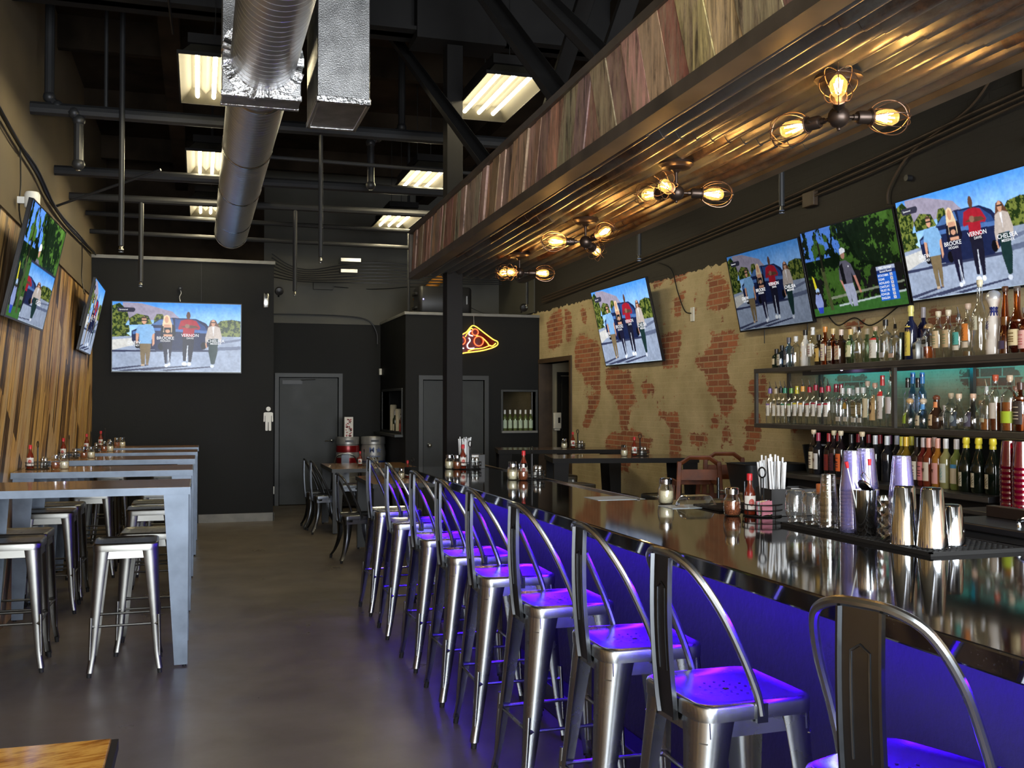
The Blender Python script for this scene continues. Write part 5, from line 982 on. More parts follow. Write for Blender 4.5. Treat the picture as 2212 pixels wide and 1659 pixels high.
wd = [('tan cork and cream label',(.03,.02,.012),(.72,.66,.52),(.70,.58,.40),0,1),('dark red cap and white label marked W',(.012,.012,.016),(.72,.70,.68),(.40,.04,.09),0,1),('red cap and dark red label',(.012,.008,.008),(.20,.025,.02),(.40,.03,.04),0,0),('tan cork and maroon label',(.012,.008,.01),(.06,.02,.03),(.72,.62,.42),0,1),('bright orange label and tan cork',(.012,.008,.01),(.75,.15,.04),(.70,.60,.42),0,1),('red cap standing at the rear',(.012,.008,.01),None,(.38,.03,.04),1,0),
('black neck and dark body',(.01,.01,.012),None,(.02,.02,.022),0,0),('red cap beside the black-necked one',(.01,.01,.012),None,(.33,.02,.04),1,0),('tan cork and dark neck, mid row',(.01,.01,.012),None,(.68,.55,.36),0,0),('maroon foil cap',(.012,.01,.012),None,(.20,.02,.03),1,0),('silver cap, left one of three',(.012,.012,.015),None,(.55,.57,.6),0,0),('maroon cap between silver caps',(.012,.01,.012),None,(.22,.02,.03),1,0),('silver cap, middle one of three',(.012,.012,.015),None,(.55,.57,.6),0,0),('dark violet cap',(.012,.01,.015),None,(.10,.03,.08),1,0),('silver-blue cap, right one of three',(.012,.012,.015),None,(.45,.48,.58),1,0),
('yellow-green cap, left',(.10,.07,.01),(.6,.58,.4),(.55,.50,.05),0,0),('golden yellow cap',(.16,.10,.01),(.6,.58,.4),(.75,.48,.05),0,0),('yellow-green cap, right',(.03,.03,.01),(.62,.6,.5),(.55,.50,.05),1,0),('black cap',(.02,.015,.012),(.68,.64,.52),(.02,.02,.02),0,0),('rosy grey cap and pink and red label',(.10,.012,.01),(.65,.22,.22),(.50,.42,.40),0,0),('pink cap and cream label marked W',(.16,.03,.012),(.70,.60,.48),(.75,.34,.26),0,1),('pale pink cap at the rear',(.16,.05,.02),None,(.62,.42,.36),1,0),('salmon cap and pink label marked W',(.35,.14,.02),(.75,.36,.32),(.75,.36,.28),0,1),('white cap and pale label with teal wave',(.28,.26,.10),(.66,.68,.58),(.74,.72,.70),0,1),('white cap and label with blue top band',(.16,.20,.05),(.68,.58,.40),(.75,.70,.68),0,1)]
for i, (dsc, body, lab, cap, back, w_) in enumerate(wd):
    xx = 4.30+(.11 if back else 0); y = WINE[i]*xx/4.30
    t = bottle('wine_bottle','wine bottle with '+dsc+' on the back counter',(xx,y,CZ),.30+(.02 if i in (0,3,4,8) else 0),.037,'wine',body,[(.12 if not i == 22 else .08,.50,lab,62)] if lab else None,(cap,'sleeve') if i not in (0,3,4,8) else (cap,'cork'),None,None,None,'wine bottles on the back counter',-.3,deco=((.12,.03,.05),'lines') if lab and i not in (1,20,22,23,24) else (((.1,.45,.5),'swirl') if i == 23 else ((.08,.3,.55),'band') if i == 24 else None))
    if i in (1,20,22): text_mesh('W',.034,'wood_red',t,'label_text',(-.0385,0,.10),(PI/2,0,-PI/2),bold=.02)
    if i == 4: text_mesh('OTS',.022,'black_plastic',t,'label_text',(-.0385,0,.10),(PI/2,0,-PI/2),bold=.02)
for k, i in enumerate((25,26,27)):
    bottle('sparkling_wine_bottle','dark sparkling wine bottle with crumpled yellow foil, %s of three'%('left','middle','right')[k],(4.27,WINE[i]*4.27/4.3,CZ),.315,.044,'champ',(.006,.010,.006),[(.10,.36,(.66,.62,.48),32)],((.80,.66,.05),'foil'),None,None,None,'sparkling wine bottles on the back counter',-.35,deco=((.2,.18,.12),'swirl'))
# serving window bottles and candles in the flank window
for k in range(6):
    bottle('wine_bottle','white wine bottle with white cap in the serving window'+', %s from the left'%ordn[k],(4.20+k*.078,14.02,1.172),.30,.032,'wine',(.10,.13,.04),[(.12,.5,(.5,.62,.45),70)],((.75,.75,.70),'sleeve'),None,None,None,'white wine bottles in the serving window',PI/2,seg=12)
for k, (y, hgt) in enumerate(((15.2,.42),(14.75,.36))):
    tag(MB().lathe([(.05,0),(.05,hgt-.01),(.035,hgt),(.03,hgt-.02),(.002,hgt-.02)],20,Matrix.Translation((2.80,y,1.126))).build('pillar_candle','parmesan'),'tall cream pillar candle in the flank window, %s one'%('left','right')[k],'candle','pillar candles in the flank window')
bottle('liquor_bottle','dark bottle standing between the candles in the flank window',(2.79,15.0,1.126),.33,.035,'wine',(.02,.03,.015),[(.1,.4,CR,60)],((.6,.6,.58),'sleeve'),None,None,None,None,0)
bottle('liquor_bottle','red-labelled bottle at the right end of the flank window',(2.79,14.5,1.126),.30,.035,'round',(.10,.03,.02),[(.1,.5,(.5,.1,.08),60)],((.6,.6,.58),'sleeve'),None,None,None,None,0)

# ------------------------------------------------------------ tabletop things
def jar(label, loc, fill, group, sc=1):
    t = T('shaker_jar', label, 'shaker', loc, 0, group)
    MB().lathe([(.026,0),(.031,.004),(.035,.03),(.033,.062),(.026,.078),(.024,.088)],20).build('glass_jar','clear_glass',t,smooth=60)
    MB().lathe([(.024,.004),(.029,.007),(.033,.03),(.031,.055),(.002,.056)],16).build('contents',fill,t,smooth=60)
    MB().lathe([(.027,.084),(.028,.104),(.024,.109),(.002,.111)],20).build('lid','chrome',t,smooth=40)
    t.scale = (sc,sc,sc); return t
def sauce(label, loc, group, capc='red_plastic', rz_=0):
    t = T('hot_sauce_bottle', label, 'bottle', loc, rz_, group)
    MB().lathe([(.023,0),(.025,.005),(.025,.085),(.020,.105),(.011,.125),(.009,.150)],18).build('glass_body','hot_sauce',t,smooth=60)
    MB().lathe([(.0125,.148),(.0125,.175),(.011,.178)],14).build('cap',capc,t)
    q = MB(); q.col = (.74,.72,.66); n = 12; q.loft([[(.0256*math.cos(PI+1.3*(i/n*2-1)),.0256*math.sin(PI+1.3*(i/n*2-1)),z) for i in range(n+1)] for z in (.022,.082)],False,False); q.col = (.5,.1,.08)
    q.loft([[(.0262*math.cos(PI+.5*math.cos(g)*s_),.0262*math.sin(PI+.5*math.cos(g)*s_),.053+.016*math.sin(g)*s_) for g in [2*PI*k/14 for k in range(14)]] for s_ in (.1,1)],False,True); q.build('label','print',t)
    return t
def shaker(label, loc, fill, group):
    t = T('salt_shaker' if fill == 'salt' else 'pepper_shaker', label, 'shaker', loc, 0, group)
    MB().lathe([(.017,0),(.019,.004),(.018,.05),(.015,.060)],12).build('glass_body','clear_glass',t,smooth=60)
    MB().lathe([(.015,.003),(.0165,.006),(.016,.038),(.002,.039)],12).build('contents',fill,t); MB().lathe([(.0165,.058),(.017,.07),(.012,.082),(.002,.085)],14).build('cap','chrome_dull',t); return t
def caddy(x, y, z, where, rz_=0, big=True, items=('sauce','salt','pepper')):
    """round black wire rack with a ring handle, and what it holds as things of their own"""
    R = .085; t = T('condiment_caddy','black wire condiment rack with ring handle '+where,'condiment rack',(x,y,z),rz_,'condiment racks')
    b = MB(); 
    for zz, rr in ((.004,R*.96),(.028,R),(.052,R)): b.tube([(rr*math.cos(2*PI*i/28),rr*math.sin(2*PI*i/28),zz) for i in range(28)],.0028,5,True)
    for i in range(8): a = 2*PI*i/8; b.tube([(R*.96*math.cos(a),R*.96*math.sin(a),.004),(R*math.cos(a),R*math.sin(a),.052)],.0018,4)
    for i in range(-3,4): L_ = math.sqrt(max(0,(R*.95)**2-(i*.024)**2)); b.tube([(i*.024,-L_,.004),(i*.024,L_,.004)],.0015,4)
    b.build('wire_basket','black_wire',t)
    h = MB(); 
    for s in (1,-1): h.tube([(0,s*.008,.004),(0,s*.007,.165)],.0036,6)
    h.tube([(0,.022*math.sin(2*PI*i/18),.188-.022*math.cos(2*PI*i/18)) for i in range(18)],.0038,6,True); h.build('ring_handle','black_wire',t)
    g = 'condiments held in the wire racks'; zz = z+.0055
    def P(dx, dy): c, s = math.cos(rz_), math.sin(rz_); return (x+c*dx-s*dy, y+s*dx+c*dy, zz)
    if 'sauce' in items: sauce('red-capped hot sauce bottle in the rack '+where,P(-.045,.03),g,rz_=rz_+1.2)
    if 'salt' in items: shaker('glass salt shaker in the rack '+where,P(.045,.035),'salt',g)
    if 'pepper' in items: shaker('glass pepper shaker in the rack '+where,P(.052,-.008),'pepper',g)
    if 'packets' in items:
        q = MB(); q.col = (.78,.30,.40)
        for i in range(7):
            q.col = [(.78,.30,.40),(.78,.32,.42),(.80,.66,.3),(.78,.75,.5),(.6,.68,.72)][i%5]; q.box((-.028,-.0011,0),(.028,.0011,.058),Matrix.Translation((-.02,-.055+i*.006,.0))@Matrix.Rotation(random.uniform(-.2,.2),4,'Y'))
        o = tag(q.build('sweetener_packets','print',smooth=False),'pink and yellow sweetener packets standing in the rack '+where,'packets',g,'stuff'); o.location = P(0,0); o.location.z = zz+.004; o.rotation_euler.z = rz_
JG = 'cheese and pepper jars beside the racks'
JT = BH+.0004
caddy(1.945,7.40,JT,'at the far end of the bar',.3); jar('parmesan shaker jar at the far end of the bar',(1.80,7.46,JT),'parmesan',JG); jar('red pepper flake jar at the far end of the bar',(1.845,7.40,JT),'pepper_flakes',JG)
caddy(2.07,6.30,JT,'on the bar by its back edge, midway',.1); jar('parmesan shaker jar midway along the bar',(1.93,6.27,JT),'parmesan',JG); jar('red pepper flake jar midway along the bar',(1.985,6.22,JT),'pepper_flakes',JG)
jar('second parmesan shaker jar behind the midway pair on the bar',(1.975,6.42,JT),'parmesan',JG)
caddy(2.36,3.95,JT,'on the bar left of the stacked glasses',.2,items=('sauce','salt','pepper','packets')); jar('red pepper flake jar on the bar nearest the camera',(2.235,3.99,JT),'pepper_flakes',JG,1.12)
jar('parmesan shaker jar standing alone at the bar back edge',(2.19,4.56,JT),'parmesan',JG,1.15)
# condiments on tables
for (x, y, z, w_, r) in [(-1.16,8.40,1.0655,'on the second high table at the board wall',.4),(-1.12,9.98,1.0655,'on the third high table at the board wall',.2),(-1.06,11.3,1.0655,'on the fourth high table at the board wall',0),(-1.02,12.45,1.0655,'on the farthest high table at the board wall',.1)]:
    caddy(x,y,z,w_,r); jar('red pepper flake jar '+w_,(x+.13,y-.05,z),'pepper_flakes',JG); jar('parmesan shaker jar '+w_,(x+.185,y+.0,z),'parmesan',JG)
for (x, y, w_) in [(4.02,8.93,'on the nearer table at the brick wall'),(4.05,10.68,'on the farther table at the brick wall')]:
    caddy(x,y,1.0605,w_,.2); jar('parmesan shaker jar '+w_,(x-.15,y+.03,1.0605),'parmesan',JG)
caddy(1.98,12.75,.7805,'on the dining table in front of the kegs',0); jar('parmesan shaker jar on the dining table in front of the kegs',(2.12,12.7,.7805),'parmesan',JG)
caddy(2.15,10.55,.7805,'on the nearer dining table behind the bar end',.5); jar('parmesan shaker jar on the nearer dining table',(2.02,10.5,.7805),'parmesan',JG); jar('red pepper flake jar on the nearer dining table',(2.3,10.45,.7805),'pepper_flakes',JG)

def napkin_holder(x, y, z, rz_, where, nst, big, sg=1):
    t = T('napkin_holder','black plastic napkin and straw holder '+where,'napkin holder',(x,y,z),rz_,'bar caddies'); hx, hy, h = .095*big, .07*big, .105*big
    b = MB(); th = .003
    b.box((-hx,-hy,0),(hx,hy,th)).box((-hx,-hy,0),(-.045,-hy+th,h)).box((.045,-hy,0),(hx,-hy+th,h)).box((-.045,-hy,0),(.045,-hy+th,h*.35)).box((-hx,hy-th,0),(hx,hy,h)).box((-hx,-hy,0),(-hx+th,hy,h)).box((hx-th,-hy,0),(hx,hy,h)).box((-hx*.12*sg,-hy,th),(-hx*.12*sg+th,hy,h*1.05))
    b.build('tray','black_plastic',t,bevel=.002)
    q = T('napkin_stack','white paper napkins in the black holder '+where,'napkins',(x,y,z),rz_,'napkin stacks')
    n = MB(); 
    for i in range(9): n.box((-.052*big,-.0025,0),(.052*big,.0025,.094*big),Matrix.Translation((.035*big*sg,-hy+.018+i*.012*big,th))@Matrix.Rotation(random.uniform(-.1,.1),4,'X'))
    n.build('napkin','white_paper',q,bevel=.001)
    c, s = math.cos(rz_), math.sin(rz_); s0_ = None
    for i in range(nst):
        dx = (-hx*.56+random.uniform(-.34,.34)*hx)*sg; dy = random.uniform(-.8,.8)*hy; L_ = random.uniform(.20,.235)*big
        if s0_ is None:
            s0_ = tag(MB().cyl((0,0,0),(0,0,.225),.0042,n=8).build('drinking_straw','straw_white'),'white paper-wrapped drinking straw in the holder '+where,'straw','wrapped straws '+where); o = s0_
        else: o = s0_.copy(); COL.objects.link(o)
        o.location = (x+c*dx-s*dy, y+s*dx+c*dy, z+.004); o.rotation_euler = (random.uniform(-.05,.05),(dx*sg+hx*.56)*2.2+random.uniform(-.03,.03),0); o.scale = (1,1,L_/.225)
napkin_holder(1.975,7.50,JT,.0,'at the far end of the bar',26,1.0)
napkin_holder(2.49,3.97,JT,PI-.1,'beside the glass stacks on the bar',30,1.12,-1)
tag(MB().box((-.13,-.10,0),(.13,.10,.0012)).build('paper_menu','blue_paper'),'pale blue paper sheet on the back edge of the bar','paper').location = (2.06,4.90,JT)
tag(MB().box((-.11,-.08,0),(.11,.08,.0015)).build('paper_napkin','blue_paper'),'pale blue napkin under the upturned glass dish','napkin').location = (2.22,4.40,JT)
dish = tag(MB().loft([rrect(.085,.065,.02,4,0),rrect(.083,.063,.02,4,.012),rrect(.068,.048,.02,4,.045),rrect(.06,.04,.015,4,.052)],False).loft([rrect(.06,.04,.015,4,.052),rrect(.01,.01,.005,4,.053)],False).build('glass_dish','clear_glass',smooth=50),'upturned clear glass dish on a blue napkin','dish'); dish.location = (2.26,4.38,JT+.002)
tag(MB().box((-.16,-.13,0),(.16,.13,.012)).build('service_mat','rubber',bevel=.003),'small black rubber mat behind the glass dish','mat').location = (2.42,4.28,JT)
# bar mat with glassware
MT_Z = BH+.0125
mt = T('bar_mat','black rubber bar mat with stacked glasses and steel shakers','mat',(2.43,3.17,BH+.0003))
b = MB(); b.prism([(-.19,-.44),(.19,-.44),(.19,.44),(-.19,.44)],0,.008); b.build('mat_sheet','rubber',mt,smooth=False)
b = MB()
for i in range(16): b.box((-.18+i*.0232,-.43,.008),(-.175+i*.0232,.43,.012))
for i in range(36): b.box((-.18,-.43+i*.0244,.008),(.18,-.425+i*.0244,.0117))
b.box((-.19,-.44,.008),(.19,-.43,.0135)).box((-.19,.43,.008),(.19,.44,.0135)).box((-.19,-.44,.008),(-.18,.44,.0135)).box((.18,-.44,.008),(.19,.44,.0135)); b.build('mat_ribs','rubber',mt,smooth=False)
def tumbler_mesh(name, m, rb, rt, h, seg=24, ridges=0):
    prof = [(rt,0),(rt+.0012,.003)]+[(rt+(rb-rt)*k/6+(.0006 if k%2 else 0), h*k/6) for k in range(1,7)]+[(rb*.8,h+.001),(.002,h+.001)]
    return MB().lathe(prof,seg,cap=False).build(name,m,smooth=60)
def stack(name, label, grp, x, y, z, n, step, m, rb, rt, h, cat='cup', dz=0):
    o0 = None
    for k in range(n):
        if o0 is None: o = o0 = tag(tumbler_mesh(name,m,rb,rt,h), label, cat, grp)
        else: o = o0.copy(); COL.objects.link(o)
        o.location = (x,y,z+k*step); o.rotation_euler.z = k*.37; 
        if dz: pass
        o['label'] = label+', %s from the bottom'%ORD[k]
stack('plastic_tumbler','violet plastic tumbler, left stack on the bar mat','violet tumblers, left stack',2.335,3.27,MT_Z,12,.0138,'tumbler_violet',.031,.046,.15)
stack('plastic_tumbler','violet plastic tumbler, middle stack on the bar mat','violet tumblers, middle stack',2.445,3.34,MT_Z,12,.0142,'tumbler_violet',.031,.046,.15)
stack('plastic_tumbler','violet plastic tumbler, right stack on the bar mat','violet tumblers, right stack',2.445,3.13,MT_Z,11,.0138,'tumbler_violet',.031,.046,.15)
stack('pint_glass','clear glass in the short stack left of the violet cups','stacked clear glasses',2.30,3.37,MT_Z,5,.022,'clear_glass',.026,.036,.12,'glass')
def mug(label, loc):
    t = T('glass_jar', label, 'glass jar', loc, 0, 'upturned glass jars on the mat')
    MB().lathe([(.030,0),(.032,.004),(.030,.01),(.032,.016),(.030,.022),(.038,.034),(.041,.05),(.041,.115),(.034,.130),(.002,.132)],24,cap=False).build('jar_body','clear_glass',t,smooth=60); return t
mug('upturned clear glass jar at the left end of the mat',(2.285,3.57,MT_Z)); mug('upturned clear glass jar, second from the left end of the mat',(2.298,3.47,MT_Z)); mug('upturned clear glass jar in the second row on the mat',(2.375,3.52,MT_Z))
for (x, y, c, l_) in ((2.42,3.60,(.80,.25,.08),'orange'),(2.46,3.47,(.65,.55,.12),'yellow')):
    bottle('mixer_bottle','small bottle with a %s cap behind the glass jars'%l_,(x,y,MT_Z),.152,.027,'round',None,None,(c,'c'),None,GC_,None,'small mixer bottles behind the jars',0)
sg = T('cut_glass','faceted crystal mixing glass standing on the mat','glass',(2.335,3.06,MT_Z))
b = MB(); R = []
for k in range(9):
    z = .15*k/8; R.append([((.040+(.0022 if (j+k)%2 else -.0012))*math.cos(2*PI*j/16+ (.196 if k%2 else 0)),(.040+(.0022 if (j+k)%2 else -.0012))*math.sin(2*PI*j/16+(.196 if k%2 else 0)),z) for j in range(16)])
b.loft(R,False); b.build('glass_body','clear_glass',sg,smooth=False)
def shaker_tin(label, x, y, h, rb, rt, up=True):
    t = T('cocktail_shaker', label, 'cocktail shaker', (x,y,MT_Z), 0, 'steel cocktail shakers')
    if up: pr = [(rt+.0015,0),(rt+.0015,.003),(rt,.004),(rb+.001,h-.008),(rb-.004,h-.001),(rb-.012,h),(.002,h-.002)]
    else: pr = [(rb-.003,0),(rb,.003),(rt,h),(rt+.0015,h),(rt-.001,h),(rb-.002,.006),(.002,.006)]
    MB().lathe(pr,40,cap=False).build('tin','chrome',t,smooth=50); return t
shaker_tin('upturned steel cocktail shaker, left one of the pair in front',2.295,2.925,.20,.034,.048); shaker_tin('upturned steel cocktail shaker, nearest and largest',2.33,2.83,.20,.034,.051); shaker_tin('short upturned steel shaker on the right',2.435,2.865,.138,.034,.046)
tt = shaker_tin('upright steel tin holding a strainer and picks in the middle of the mat',2.325,3.175,.165,.035,.047,False)
q = MB(); q.col = (.55,.58,.50); q.loft([[(.0415*math.cos(a)*(.94 if z < .1 else 1),.0415*math.sin(a)*(.94 if z < .1 else 1),z) for a in [PI+.1+.16*i for i in range(9)]] for z in (.085,.13)],False,False); q.build('tape_label','print',tt)
b = MB(); b.lathe([(.034,-.004),(.036,0),(.034,.004),(.02,.006),(.002,.006)],24,Matrix.Translation((0,0,.172))@Matrix.Rotation(.9,4,'Y')); b.tube(spline([(-.01,-.01,.19),(-.02,0,.215),(.0,.01,.225),(.02,.01,.20)],5),.002,6)
o = tag(b.build('cocktail_strainer','chrome'),'steel cocktail strainer resting in the tin','strainer'); o.location = (2.325,3.175,MT_Z)
for (dx, dy, l_, tl) in ((-.02,.0,'left',-.25),(.018,.01,'right',.02)):
    t = T('cocktail_pick','red-tipped stir stick standing in the tin, %s one'%l_,'stir stick',(2.325+dx,3.175+dy,MT_Z+.02),0,'red-tipped stir sticks',rx=0,ry=tl)
    MB().cyl((0,0,0),(0,0,.235),.0022,n=6).build('stick','white_plastic',t); MB().cyl((0,0,.232),(0,0,.255),.0055,.007,10).build('tip','red_plastic',t)
# red tumblers on the cooler counter
for k, (x, y, l_) in enumerate(((4.17,4.46,'left'),(4.14,4.34,'middle'),(4.29,4.40,'rear'))):
    stack('red_tumbler','red plastic tumbler, %s stack at the right edge'%l_,'red tumblers, %s stack'%l_,x,y,1.0005,8,.030,'tumbler_red',.035,.05,.15)

# ------------------------------------------------------------ beyond the bar
def keg(label, loc, bands, txt, star, R=.17):
    t = T('beer_keg', label, 'keg', loc, 0, 'beer kegs by the back wall'); H = .70
    MB().lathe([(R-.02,0),(R,.01),(R,.10),(R-.01,.105),(R-.008,.13),(R,.16),(R+.008,.215),(R,.27),(R-.002,.33),(R,.38),(R+.008,.44),(R,.50),(R-.006,.55),(R-.012,.58),(R,.59),(R,.69),(R-.005,.70),(R-.012,.69),(R-.014,.62),(.1,.60),(.002,.60)],40,cap=False).build('shell','keg_steel',t,smooth=40)
    for (z0, z1, m_) in bands: MB().lathe([(R+.001,z0),(R+.009,(z0+z1)/2),(R+.001,z1)],40,cap=False).build('colour_band',m_,t,smooth=40)
    b = MB(); b.box((-.06,-R-.002,.625),(.06,-R+.004,.655)); b.build('hand_hole','black_plastic',t); MB().lathe([(.04,.60),(.04,.64),(.03,.65),(.002,.65)],16).build('valve','chrome_dull',t)
    for (s, z, sz) in txt: text_mesh(s,sz,'keg_blue',t,'lettering',(-.05 if star and sz > .1 else 0,-R-.009,z),(PI/2,0,0),.02)
    if star:
        M = Matrix.Translation((.055,-R-.004,.50))@Matrix.Rotation(PI/2,4,'X'); P = [((.05 if k%2 == 0 else .021)*math.sin(PI*k/5),(.05 if k%2 == 0 else .021)*math.cos(PI*k/5)) for k in range(10)]; MB().prism(P,-.002,.004,M).build('star','keg_blue',t,smooth=False)
    return t
# kegs stand on a low crate platform
def crate(x, label):
    t = T('keg_dolly', label, 'stand', (x,15.45,0), 0, 'dark stands under the kegs'); MB().box((-.175,-.21,.03),(.175,.21,.36)).build('frame','steel_beam',t,bevel=.01)
    for sx in (1,-1):
        for sy in (1,-1): MB().cyl((sx*.16,sy*.16,0),(sx*.16,sy*.16,.03),.02).build('foot','rubber',t)
crate(2.15,'dark stand under the red banded keg'); crate(2.52,'dark stand under the silver keg')
keg('steel beer keg with red bands by the steel door',(2.15,15.45,.36),[(.28,.39,'keg_red'),(.45,.57,'keg_red')],[],False)
keg('silver beer keg with a blue star and blue stripe',(2.535,15.45,.36),[(.28,.34,'keg_blue')],[('M',.50,.11),('Anheuser',.41,.045)],True,.185)
t = T('patterned_box','tall narrow red and white patterned box standing on the red keg','box',(2.15,15.38,.36+.70))
b = MB(); rnd = random.Random(2)
b.col = (.72,.68,.62); b.box((-.065,-.05,0),(.065,.05,.30))
for i in range(70):
    b.col = rnd.choice([(.45,.05,.06),(.55,.15,.13),(.75,.7,.66)]); x = rnd.uniform(-.055,.03); z = rnd.uniform(.0,.27); b.box((x,-.0512,z),(x+rnd.uniform(.01,.028),-.05,z+rnd.uniform(.006,.02)))
b.build('carton','print',t,smooth=False)
# restroom sign: standing figure
t = T('restroom_sign','white standing man restroom symbol on the black wall','sign',(.885,KY-.001,1.20))
M = Matrix.Rotation(PI/2,4,'X'); b = MB(); b.lathe([(.03,0),(.03,.006)],24,Matrix.Translation((0,0,.29))@M)
b.prism([(-.045,.245),(-.06,.235),(-.063,.13),(-.060,.118),(-.048,.118),(-.044,.13),(-.044,.20),(-.038,.20),(-.038,.01),(-.034,0),(-.010,0),(-.005,.008),(-.004,.115),(.004,.115),(.005,.008),(.010,0),(.034,0),(.038,.01),(.038,.20),(.044,.20),(.044,.13),(.048,.118),(.060,.118),(.063,.13),(.06,.235),(.045,.245)],0,.006,M)
b.build('figure','white_plastic',t,smooth=False)
# neon pizza slice
nz = T('neon_pizza_sign','glowing yellow and red neon pizza slice sign on the black kitchen wall','neon sign',(0,13.90,0))
out = [(3.495,2.16),(3.505,2.24),(3.558,2.272),(3.686,2.29),(3.836,2.313),(3.987,2.357),(4.056,2.4),(4.051,2.445),(3.987,2.475),(3.857,2.566),(3.75,2.643),(3.692,2.662),(3.654,2.634),(3.601,2.571),(3.548,2.539),(3.50,2.50),(3.44,2.47),(3.40,2.40),(3.41,2.30),(3.44,2.22)]
MB().tube([(x,0,z) for x, z in [p for p in spline([(x,z,0) for x, z in out],4) for p in [(p[0],p[1])]]],.0085,8).build('outline_tube','neon_yellow',nz)
q = MB()
for cx, cz, r in ((3.724,2.57,.045),(3.776,2.444,.068),(3.526,2.446,.055)): q.tube([(cx+r*math.cos(2*PI*i/20),-.012,cz+r*math.sin(2*PI*i/20)) for i in range(20)],.0075,8,True)
q.build('pepperoni_rings','neon_red',nz)
q = MB(); q.tube([(x,-.006,z) for x, z, _ in spline([(3.74,2.52,0),(3.82,2.50,0),(3.90,2.43,0),(3.93,2.39,0),(3.98,2.38,0),(4.03,2.42,0)],4)],.0075,8); q.tube([(x,-.006,z) for x, z, _ in spline([(3.58,2.50,0),(3.66,2.62,0),(3.70,2.60,0)],4)],.006,8); q.tube([(x,-.006,z) for x, z, _ in spline([(3.95,2.39,0),(3.83,2.345,0),(3.70,2.33,0),(3.62,2.30,0)],4)],.007,8); q.build('cheese_line','neon_yellow',nz)
q = MB(); q.tube([(x,-.012,z) for x, z, _ in spline([(3.665,2.59,0),(3.635,2.56,0),(3.64,2.53,0),(3.69,2.515,0)],5)],.0075,8); q.tube([(x,-.012,z) for x, z, _ in spline([(3.63,2.49,0),(3.65,2.45,0),(3.61,2.39,0),(3.63,2.34,0),(3.71,2.345,0)],5)],.0075,8); q.tube([(3.50,-.012,2.34),(3.56,-.012,2.34)],.0075,8); q.build('drip_lines','neon_white',nz)
q = MB(); P = [(3.52,2.27),(3.69,2.295),(3.99,2.36),(4.04,2.41),(3.99,2.465),(3.70,2.64),(3.60,2.57),(3.50,2.49),(3.42,2.40)]; q.prism([(x,z) for x, z in P],.0,.004,Matrix(((1,0,0,0),(0,0,1,.012),(0,1,0,0),(0,0,0,1)))); q.build('backing','acrylic',nz,smooth=False)
MB().tube([(3.71,-.0,2.66),(3.705,.0,2.80)],.002,5).build('cord','white_plastic',nz)
# loudspeaker on the kitchen block
sp = T('loudspeaker','large black loudspeaker lying on top of the kitchen wall','speaker',(3.38,14.45,2.842))
MB().loft([rrect(.37,.2,.05,5,0.0),rrect(.39,.22,.06,5,.03),rrect(.39,.22,.06,5,.37),rrect(.37,.2,.05,5,.40)]).build('cabinet','black_plastic',sp,smooth=50)
MB().box((-.43,-.12,.08),(-.385,.12,.12)).box((-.43,-.12,.28),(-.385,.12,.32)).build('corner_grip','rubber',sp,bevel=.01)
MB().cyl((-.33,-.222,.21),(-.33,-.226,.21),.008).build('power_light','tiny_blue',sp); MB().box((.30,-.226,.15),(.318,-.218,.27)).build('handle_bar','chrome_dull',sp)
mat('lit_beam_orange',(.55,.22,.02),.5); tag(MB().tube([(3.15,15.2,3.10),(3.45,15.2,3.42),(4.15,15.2,3.95),(4.68,15.2,4.2)],.075,20).build('lit_beam','lit_beam_orange'),'slanting beam behind the loudspeaker, its yellow light painted in as orange','pipe')  # diagonal wood beam; the yellow light on it is put into its orange colour
# corridor sanitizer dispenser
sd = T('soap_dispenser','cream hand sanitizer dispenser on the corridor wall','dispenser',(4.965,KY+.04,1.17))
MB().loft([[(x*.06,-.0+y*.10,z) for x, y in ((-1,0),(1,0),(1,-.8),(.8,-1),(-.8,-1),(-1,-.8))] for z in (.03,.26)]).loft([[(x*.045,y*.085,z) for x, y in ((-1,0),(1,0),(1,-.8),(.8,-1),(-.8,-1),(-1,-.8))] for z in (0,.03)]).build('housing','white_plastic',sd,smooth=30,bevel=.008)
MB().box((-.0,-.103,.11),(.035,-.100,.19)).build('window','hall_door',sd,bevel=.004)
# security cameras, emergency lamps, sensors
def spot(label, loc, name='spot_lamp'):
    t = T(name, label, 'lamp', loc, 0, 'small spot lamps'); MB().lathe([(.01,.05),(.05,.04),(.06,.0),(.055,-.01)],20,Matrix.Rotation(PI/2+.3,4,'X')).build('housing','black_plastic',t,smooth=50); MB().lathe([(.05,-.004),(.002,-.002)],20,Matrix.Rotation(PI/2+.3,4,'X'),cap=False).build('lens','chrome_dull',t)
    MB().cyl((0,.03,0),(0,.12,-.06),.012).build('arm','black_plastic',t)
spot('small black emergency lamp at the kitchen wall top by the brick wall',(4.42,13.82,2.93)); spot('small black emergency lamp beside the restroom wall edge',(1.02,13.95,3.07))
b = MB(); b.loft([rrect(.035,.02,.015,4,0),rrect(.042,.035,.018,4,.05),rrect(.04,.03,.018,4,.16),rrect(.03,.02,.012,4,.19)])
sr = tag(b.build('motion_sensor','chrome_dull',smooth=50),'dark rounded motion sensor high on the restroom wall','sensor'); sr.location = (.845,KY-.038,2.84)
MB().lathe([(.01,0),(.01,.004)],12,Matrix.Translation((0,-.036,.13))@Matrix.Rotation(PI/2,4,'X')).build('sensor_eye','black_plastic',sr)
